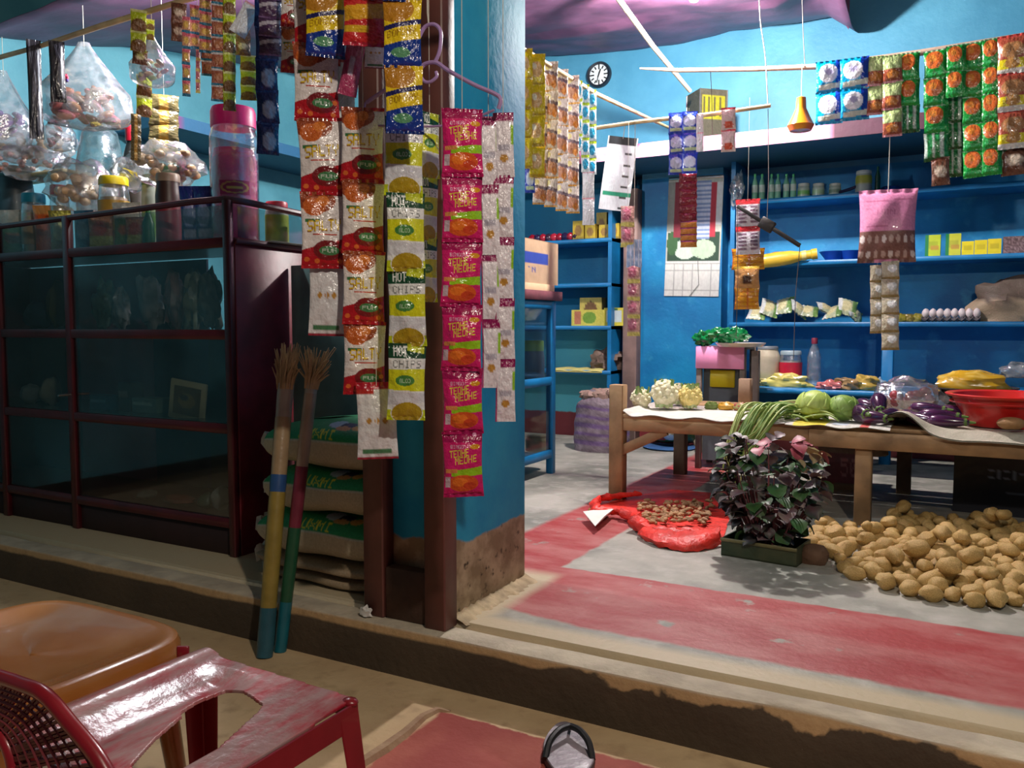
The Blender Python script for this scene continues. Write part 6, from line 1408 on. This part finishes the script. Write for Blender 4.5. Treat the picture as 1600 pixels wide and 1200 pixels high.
# oil tin on the ledge
p = P(1062, 146, Y=5.75); p2 = P(1100, 146, Y=5.75); s_ = .185
pp = P(1097, 215, Y=5.72); ht = P(1097, 140, Y=5.72).z-LEDZ
cv = Cv(30, 40, (96, 92, 78)).rect(.1, .12, .9, .55, (176, 170, 50)).cols(4, (96, 90, 60), .15, .5, .12, .9, .35).speck(8)
t = empty('oil_tin', (pp.x, 5.82, LEDZ), 0, 'square dull tin with faded yellow panel standing on the pink-edged ledge', 'tin')
link('tin_body', pbox('tin', s_*1.1, s_*1.1, ht, cv, Cv(20, 24, (80, 78, 66)).speck(8), Cv(4, 4, (110, 108, 98)), vcmat('tin_print', .3, .3, 30, metal=.4)), t, (0, 0, 0), (0, 0, .75))
MB().lathe([(.03, 0), (.03, .015), (.026, .018)], 14).obj('cap', STEEL, t, (0, 0, ht))
mb = MB()
for sx, sy in ((-1, -1), (1, -1), (1, 1), (-1, 1)): mb.tube([(sx*s_*.55, sy*s_*.55, 0), (sx*s_*.55, sy*s_*.55, ht)], .004, 5)
mb.obj('seam', STEEL, t, (0, 0, 0), (0, 0, .75))
# green bundle on ledge
for i, (u, w) in enumerate(((1150, 40), (1190, 44), (1222, 30), (1262, 20))):
    p = P(u, 193, Y=5.75); r = w*depth(p)/F/2; tag(MB().blob((0, 0, 0), (r, .06, .03), 16, 10, .5, 3, i, (96, 160, 70) if i else (60, 60, 50)).obj('leafy_bundle', LEAFM, None, (p.x, 5.78, LEDZ+.026)), ['dark bundle on the ledge beside the tin', 'green leafy bundle in the middle of the ledge', 'green leafy bundle left of the orange gourd', 'small green bundle right of the orange gourd'][i], 'bundle')
# hanging orange gourd-shaped bag
p = P(1252, 150, Y=4.84); hb_ = (p.z-P(1252, 206, Y=4.84).z)
t = empty('orange_bag', p, 0, 'orange gourd-shaped plastic bag hanging under the far pole', 'plastic bag')
r = 20*depth(p)/F
MB().lathe([(.004, 0), (r*.35, -.01), (r*.4, -hb_*.35), (r*.7, -hb_*.6), (r, -hb_*.82), (r*.8, -hb_*.97), (.004, -hb_)], 18, cf=lambda a, z: (236, 150, 40) if sin(a*3) > .0 else (240, 120, 70)).obj('bag_body', GLOSS, t)
MB().tube([(0, 0, -.01), (0, 0, P(1252, 100, Y=4.84).z-p.z)], .002, 5).obj('cord', STRING, t)
# pink-topped stand with plate and green bags
Ys = 5.2
a = P(1088, 541, Y=Ys); b = P(1163, 577, Y=Ys); tz_ = a.z
t = empty('pink_stand', (a.x, Ys, 0), 0, 'small grey wooden stand with a pink front board behind the cauliflowers', 'stand'); wq = b.x-a.x
cvk = mat('pink_board_b', (238, 150, 196), .5, .08, 4, .05)
MB().box(0, wq, -.012, .0, b.z, a.z, bev=.003).obj('front_board', cvk, t)
for x_ in (.0, wq-.03): 
    for y_ in (.002, .26): MB().box(x_, x_+.035, y_, y_+.035, 0, a.z-.004, bev=.003).obj('leg', GREYW, t)
MB().box(0, wq, .0, .3, a.z-.02, a.z, bev=.003).obj('top_board', GREYW, t)
c = P(1108, 578, Y=Ys+.02); d = P(1146, 606, Y=Ys+.02)
MB().box(c.x-a.x, d.x-a.x, .04, .06, d.z, c.z, bev=.004).obj('yellow_panel', mat('yellow_panel', (206, 184, 20), .5, .1, 5, .05), t)
MB().box(.03, wq-.03, .06, .08, .05, b.z).obj('back_board', mat('grey_board', (92, 98, 104), .6, .1), t)
p = P(1180, 548, Y=5.12); q2 = P(1180, 660, Y=5.12)
o = MB().box(-.022, .022, -.02, .02, 0, p.z, bev=.003).obj('wooden_post', GREYW, None, (p.x, 5.14, 0)); tag(o, 'grey upright post under the steel plate edge', 'post')
o = MB().box(-.035, .035, -.03, .03, 0, P(1165, 590, Y=5.0).z-TZ, bev=.004).obj('wood_block', mat('tan_block', (150, 120, 96), .7, .2, 8, .2), None, (P(1165, 600, Y=4.9).x, 4.9, TZ)); tag(o, 'small tan wooden block standing right of the pink stand', 'block')
p = P(1150, 541, Y=5.05); r = 39*depth(p)/F
t = empty('steel_plate', (p.x, 5.16, tz_+.001), 0, 'round steel plate resting on the pink stand', 'plate'); MB().lathe([(.001, .004), (r*.85, .004), (r*.97, .022), (r, .024), (r*.98, .018), (r*.84, 0), (.001, 0)], 36).obj('plate_body', mat('dull_steel', (206, 202, 192), .3, .05, 6, .03, metal=.5), t)
for i, (u, w, lb) in enumerate(((1092, 34, 'green crumpled polythene bag overhanging the left end of the pink stand'), (1118, 40, 'green polythene bag in the middle on the plate'), (1145, 34, 'green polythene bag at the right on the plate'))):
    p = P(u, 525, Y=5.1); rr = w*depth(p)/F/2; o = MB().blob((0, 0, 0), (rr, rr*.7, .045), 30, 20, .55, 2.6, i+2, (12, 120, 62)).obj('green_bag', GLOSS, None, (p.x, 5.22, tz_+.052+(.02 if i else .0))); tag(o, lb, 'plastic bag', 'green bags on the pink stand')

# ================================================================ POLES ON THE RIGHT AND THEIR STRIPS
PX = -1.9
pe = P(1046, 200, X=PX); ps_ = P(806, 70, X=PX)
o = MB().tube([ps_+Vector((0, -.6, .0)), ps_, P(932, 147, X=PX), pe], [.012, .012, .013, .010], 10).obj('bamboo_pole', BAMB); tag(o, 'pole running into the shop from behind the pillar, carrying the yellow and brown strips', 'pole')
PY1 = 4.62
o = MB().tube([P(905, 204, Y=PY1), P(1000, 190, Y=PY1), P(1100, 180, Y=PY1), P(1204, 165, Y=PY1)], [.012, .011, .012, .010], 10).obj('bamboo_pole', BAMB); tag(o, 'short bamboo pole crossing in front of the tin', 'pole')
PY2 = 4.86
o = MB().tube([P(1000, 107, Y=PY2), P(1060, 110, Y=PY2), P(1180, 108, Y=PY2), P(1280, 104, Y=PY2), P(1440, 82, Y=PY2), P(1700, 40, Y=PY2)], [.005, .012, .013, .015, .016, .016], 10).obj('bamboo_pole', mat('pale_pole', (196, 166, 148), .5, .2, 8, .1)); tag(o, 'long far pole holding the blue, green and red packets on the right', 'pole')
o = MB().tube([P(958, -14, Y=4.5), P(972, 6, Y=4.65), P(1020, 72, Y=5.1), P(1078, 142, Y=5.6)], [.017, .017, .016, .014], 12).obj('slanting_stick', mat('pale_stick', (206, 190, 168), .45, .15, 8, .1)); tag(o, 'pale slanting stick propped from the ceiling sheet to the tin on the ledge', 'stick')
def wire(lb, pts, r=.002, m=STRING): o = MB().tube(smoothp(pts), r, 5).obj('wire', m); return tag(o, lb, 'wire')
wire('thin pale wire hanging from the ceiling right of the bulb', [P(1186, -30, Y=4.7), P(1188, 30, Y=4.7), P(1196, 90, Y=4.7), P(1200, 165, Y=4.64)], .003)
wire('dark cord dropping from the ceiling to the far pole', [P(1253, -20, Y=4.86), P(1255, 50, Y=4.86), P(1258, 104, Y=4.86)], .002, GREYW)
wire('cord tying the tin to the far pole', [P(1110, 110, Y=4.88), P(1112, 150, Y=5.2), P(1113, 210, Y=5.5)], .002, GREYW)
def side(lb, u0, u1, v0, v1, n, des, grp='strips on the inner pole', x=PX, **k):
    if k.get('cord', 0) > .1: k['hang'] = 2.2
    return strip(lb, u0, u1, v0, v1, n, des, X=x, group=grp, **k)
side('first yellow packet strip beside the pillar', 808, 832, 76, 262, 4, 'yellow_sachet')
side('second yellow packet strip', 828, 852, 84, 275, 4, 'yellow_sachet', x=PX+.05)
side('small blue packet at the end of the first yellow strip', 820, 836, 262, 300, 1, 'blue_white_sachet')
side('white and brown packet strip, nearest the pillar', 832, 856, 150, 318, 4, 'white_brown_sachet', x=PX-.05, cord=.4)
side('white and brown packet strip, second', 851, 872, 96, 322, 5, 'white_brown_sachet')
side('white and brown packet strip, third', 868, 888, 108, 328, 5, 'white_brown_sachet', x=PX-.02)
side('white and brown packet strip, fourth with orange corners', 884, 905, 118, 332, 5, 'white_brown_sachet')
side('narrow teal-dotted lime strip, left one', 898, 910, 126, 235, 4, 'teal_dot_sachet', jit=.03)
side('narrow teal-dotted lime strip, middle one', 908, 921, 132, 268, 5, 'teal_dot_sachet', jit=.03)
side('narrow teal-dotted lime strip, right one', 918, 932, 140, 272, 5, 'teal_dot_sachet', jit=.03)
side('blank white card strips below the teal-dotted ones', 910, 929, 268, 350, 2, 'white_strip_sachet', jit=.02, cord=.02)
# white card with black marks
cv = Cv(40, 70, (232, 236, 240)).rect(.05, .0, .95, .12, (26, 30, 36)); 
for k in range(6): cv.rect(.62, .22+k*.145, .84, .25+k*.145, (60, 60, 60))
cv.rect(.08, .74, 1, .80, (10, 150, 110))
p = P(974, 214, Y=4.615); t = empty('medicine_card', p, 0, 'white hanging card with black top, a column of dashes and a green stripe', 'card'); t.rotation_euler = (0, .13, facing(p)); wq = 46*depth(p)/F
link('card_sheet', flat('card_sheet', cv, SATIN, 1.0, 4, .03, .006), t).scale = (wq, wq, 112*depth(p)/F)
MB().tube([(0, 0, -.01), (0.0, .0, P(974, 190, Y=4.62).z-p.z)], .002, 5).obj('cord', STRING, t)
hs = 'hanging strips in the middle of the shop'
strip('clear and red sachet strip under the white card', 970, 992, 322, 385, 2, 'candy_sachet', Y=4.605, group=hs, hang=P(985, 192, Y=PY1).z)
strip('blister strip in blue and white by the brown door post', 979, 1003, 374, 416, 1, 'blister_sachet', Y=4.615, group=hs, ycols=2, hang=P(985, 192, Y=PY1).z)
strip('thin candy strip before the brown door post', 980, 1000, 414, 524, 4, 'candy_sachet', Y=4.62, group=hs, hang=P(985, 192, Y=PY1).z)
strip('royal blue and white sachet strip, left column', 1045, 1068, 176, 272, 3, 'blue_white_sachet', Y=4.58, group=hs)
strip('royal blue and white sachet strip, right column', 1066, 1090, 174, 270, 3, 'blue_white_sachet', Y=4.57, group=hs)
strip('slim white sachet strip beside the blue ones', 1088, 1099, 178, 236, 2, 'white_strip_sachet', Y=4.58, group=hs)
strip('maroon thin sachets hanging before the calendar', 1061, 1089, 270, 345, 6, 'maroon_sachet', Y=4.6, group=hs, cord=.35)
strip('orange foil sachets at the end of the maroon ones', 1063, 1089, 345, 386, 4, 'orange_foil_sachet', Y=4.6, group=hs, cord=.02)
strip('short red and white strip on the near pole', 1127, 1149, 168, 236, 2, 'red_white_sachet', Y=4.58, group=hs)
strip('white printed card strip with red bands', 1150, 1187, 311, 396, 2, 'white_text_sachet', Y=4.75, group=hs, jit=.02, cord=.55)
strip('yellow cards at the lower end of the printed strip', 1144, 1194, 388, 420, 1, 'gold_sachet', Y=4.78, group=hs, jit=.02, cord=.02)
strip('copper and gold foil sheet hanging lowest by the shelf end', 1148, 1186, 416, 482, 2, 'gold_sachet', first='copper_sachet', Y=4.74, group=hs, jit=.02, ycols=1, cord=.02)
# pink bag of sachets
cv = Cv(50, 56, (224, 140, 180)).rect(.12, .16, .5, .18, (190, 100, 140)).rect(.12, .5, .5, .52, (190, 100, 140)).rect(.6, .14, .9, .16, (190, 100, 140)).text('PAN', .3, .28, .62, .36, (196, 110, 150)).rect(0, .58, 1, 1, (128, 84, 74))
for k in range(16): cv.ell(.06+(k % 8)*.125, .68+.2*(k//8), .04, .05, (190, 160, 150) if k % 3 else (220, 205, 200))
cv.rect(.3, .94, .7, 1, (214, 130, 160)); cv.speck(10)
p = P(1388, 296, Y=4.86); wq = 84*depth(p)/F
t = empty('pink_sachet_bag', p, 0, 'pink printed bag full of small brown packs hanging before the shelves', 'bag')
link('bag_body', packet('pink_bag', cv, (214, 130, 170), 14, .35, SATIN, 1.35), t, (0, 0, 0), (0, 0, facing(p)+.1)).scale = (wq, wq, 112*depth(p)/F/1.35)
MB().tube([(0, 0, -.01), (0.0, .0, P(1388, 92, Y=4.86).z-p.z)], .002, 5).obj('cord', STRING, t)
strip('beige sachet strip under the pink bag, left column', 1360, 1382, 414, 520, 4, 'beige_sachet', Y=4.88, group=hs, cord=.05)
strip('beige sachet strip under the pink bag, right column', 1378, 1404, 408, 546, 5, 'beige_sachet', Y=4.86, group=hs, cord=.05)
fg = 'packet strips on the far right pole'
def far(lb, u0, u1, v0, v1, n, des, Y=PY2-.03, **k):
    if 'cord' in k: k['hang'] = P(u0, 80, Y=PY2).z
    return strip(lb, u0, u1, v0, v1, n, des, Y=Y, group=fg, **k)
far('bright blue detergent packets, left column', 1276, 1316, 95, 192, 2, 'detergent_sachet')
far('bright blue detergent packets, right column', 1314, 1356, 90, 186, 2, 'detergent_sachet', Y=PY2-.05)
far('pale green and brown packets, short column', 1355, 1382, 88, 178, 2, 'green_brown_sachet')
far('pale green and brown packets, long column', 1380, 1408, 86, 212, 3, 'green_brown_sachet', Y=PY2-.05)
far('green packets with orange picture beside the gap', 1407, 1436, 82, 206, 3, 'green_orange_sachet', last='green_foil_sachet')
far('green packets right after the gap, leftmost of the dense group', 1445, 1480, 78, 250, 4, 'green_orange_sachet', last='green_foil_sachet')
far('foil-backed green strip behind the dense group', 1478, 1506, 150, 275, 3, 'green_foil_sachet', Y=PY2+.02, cord=.3)
far('green packets, second of the dense group', 1480, 1508, 70, 150, 2, 'green_orange_sachet', Y=PY2-.05)
far('green packets, third of the dense group', 1506, 1538, 66, 276, 5, 'green_orange_sachet')
far('green packets, last of the dense group', 1536, 1564, 60, 272, 5, 'green_orange_sachet', Y=PY2-.05)
far('red-brown and yellow packets at the right edge', 1562, 1604, 54, 230, 3, 'red_brown_sachet', Y=PY2-.08)
far('red-brown packets beyond the right edge ones', 1602, 1644, 48, 226, 3, 'red_brown_sachet', Y=PY2-.08)
far('dark brown small packs hanging under the green group', 1456, 1482, 246, 288, 1, 'brown_dark_sachet', cord=.3)
far('dark brown packs under the red-brown ones', 1566, 1604, 228, 272, 1, 'brown_dark_sachet', cord=.3)
far('green foil strip under the right edge packets', 1560, 1580, 222, 270, 2, 'green_foil_sachet', cord=.3)
# hanging balance
a = P(1152, 322, Y=4.5); b = P(1250, 384, Y=4.5); m_ = a.lerp(b, .48)
t = empty('beam_balance', m_, 0, 'dark metal beam of a hand balance hanging tilted before the shelves', 'scale')
MB().beam(a-m_, m_-m_+Vector((0, 0, 0)), .012, .02, bev=.002).obj('beam_arm', DARKM, t); MB().beam(Vector((0, 0, 0)), b-m_, .012, .022, bev=.002).obj('beam_arm', DARKM, t)
MB().box(-.04, .04, -.012, .012, -.03, .03, bev=.006).obj('pivot', DARKM, t, (0, 0, 0), (0, .56, 0))
MB().tube([(0, 0, .02), P(1201, 280, Y=4.55)-m_, P(1200, 170, Y=4.62)-m_], .002, 5).obj('suspension_cord', GREYW, t)
MB().tube([b-m_, P(1243, 460, Y=4.55)-m_, P(1240, 560, Y=4.6)-m_], .0018, 5).obj('pan_cord', GREYW, t)
MB().tube([a-m_, P(1153, 430, Y=4.6)-m_, P(1150, 530, Y=4.75)-m_], .0018, 5).obj('pan_cord', GREYW, t)
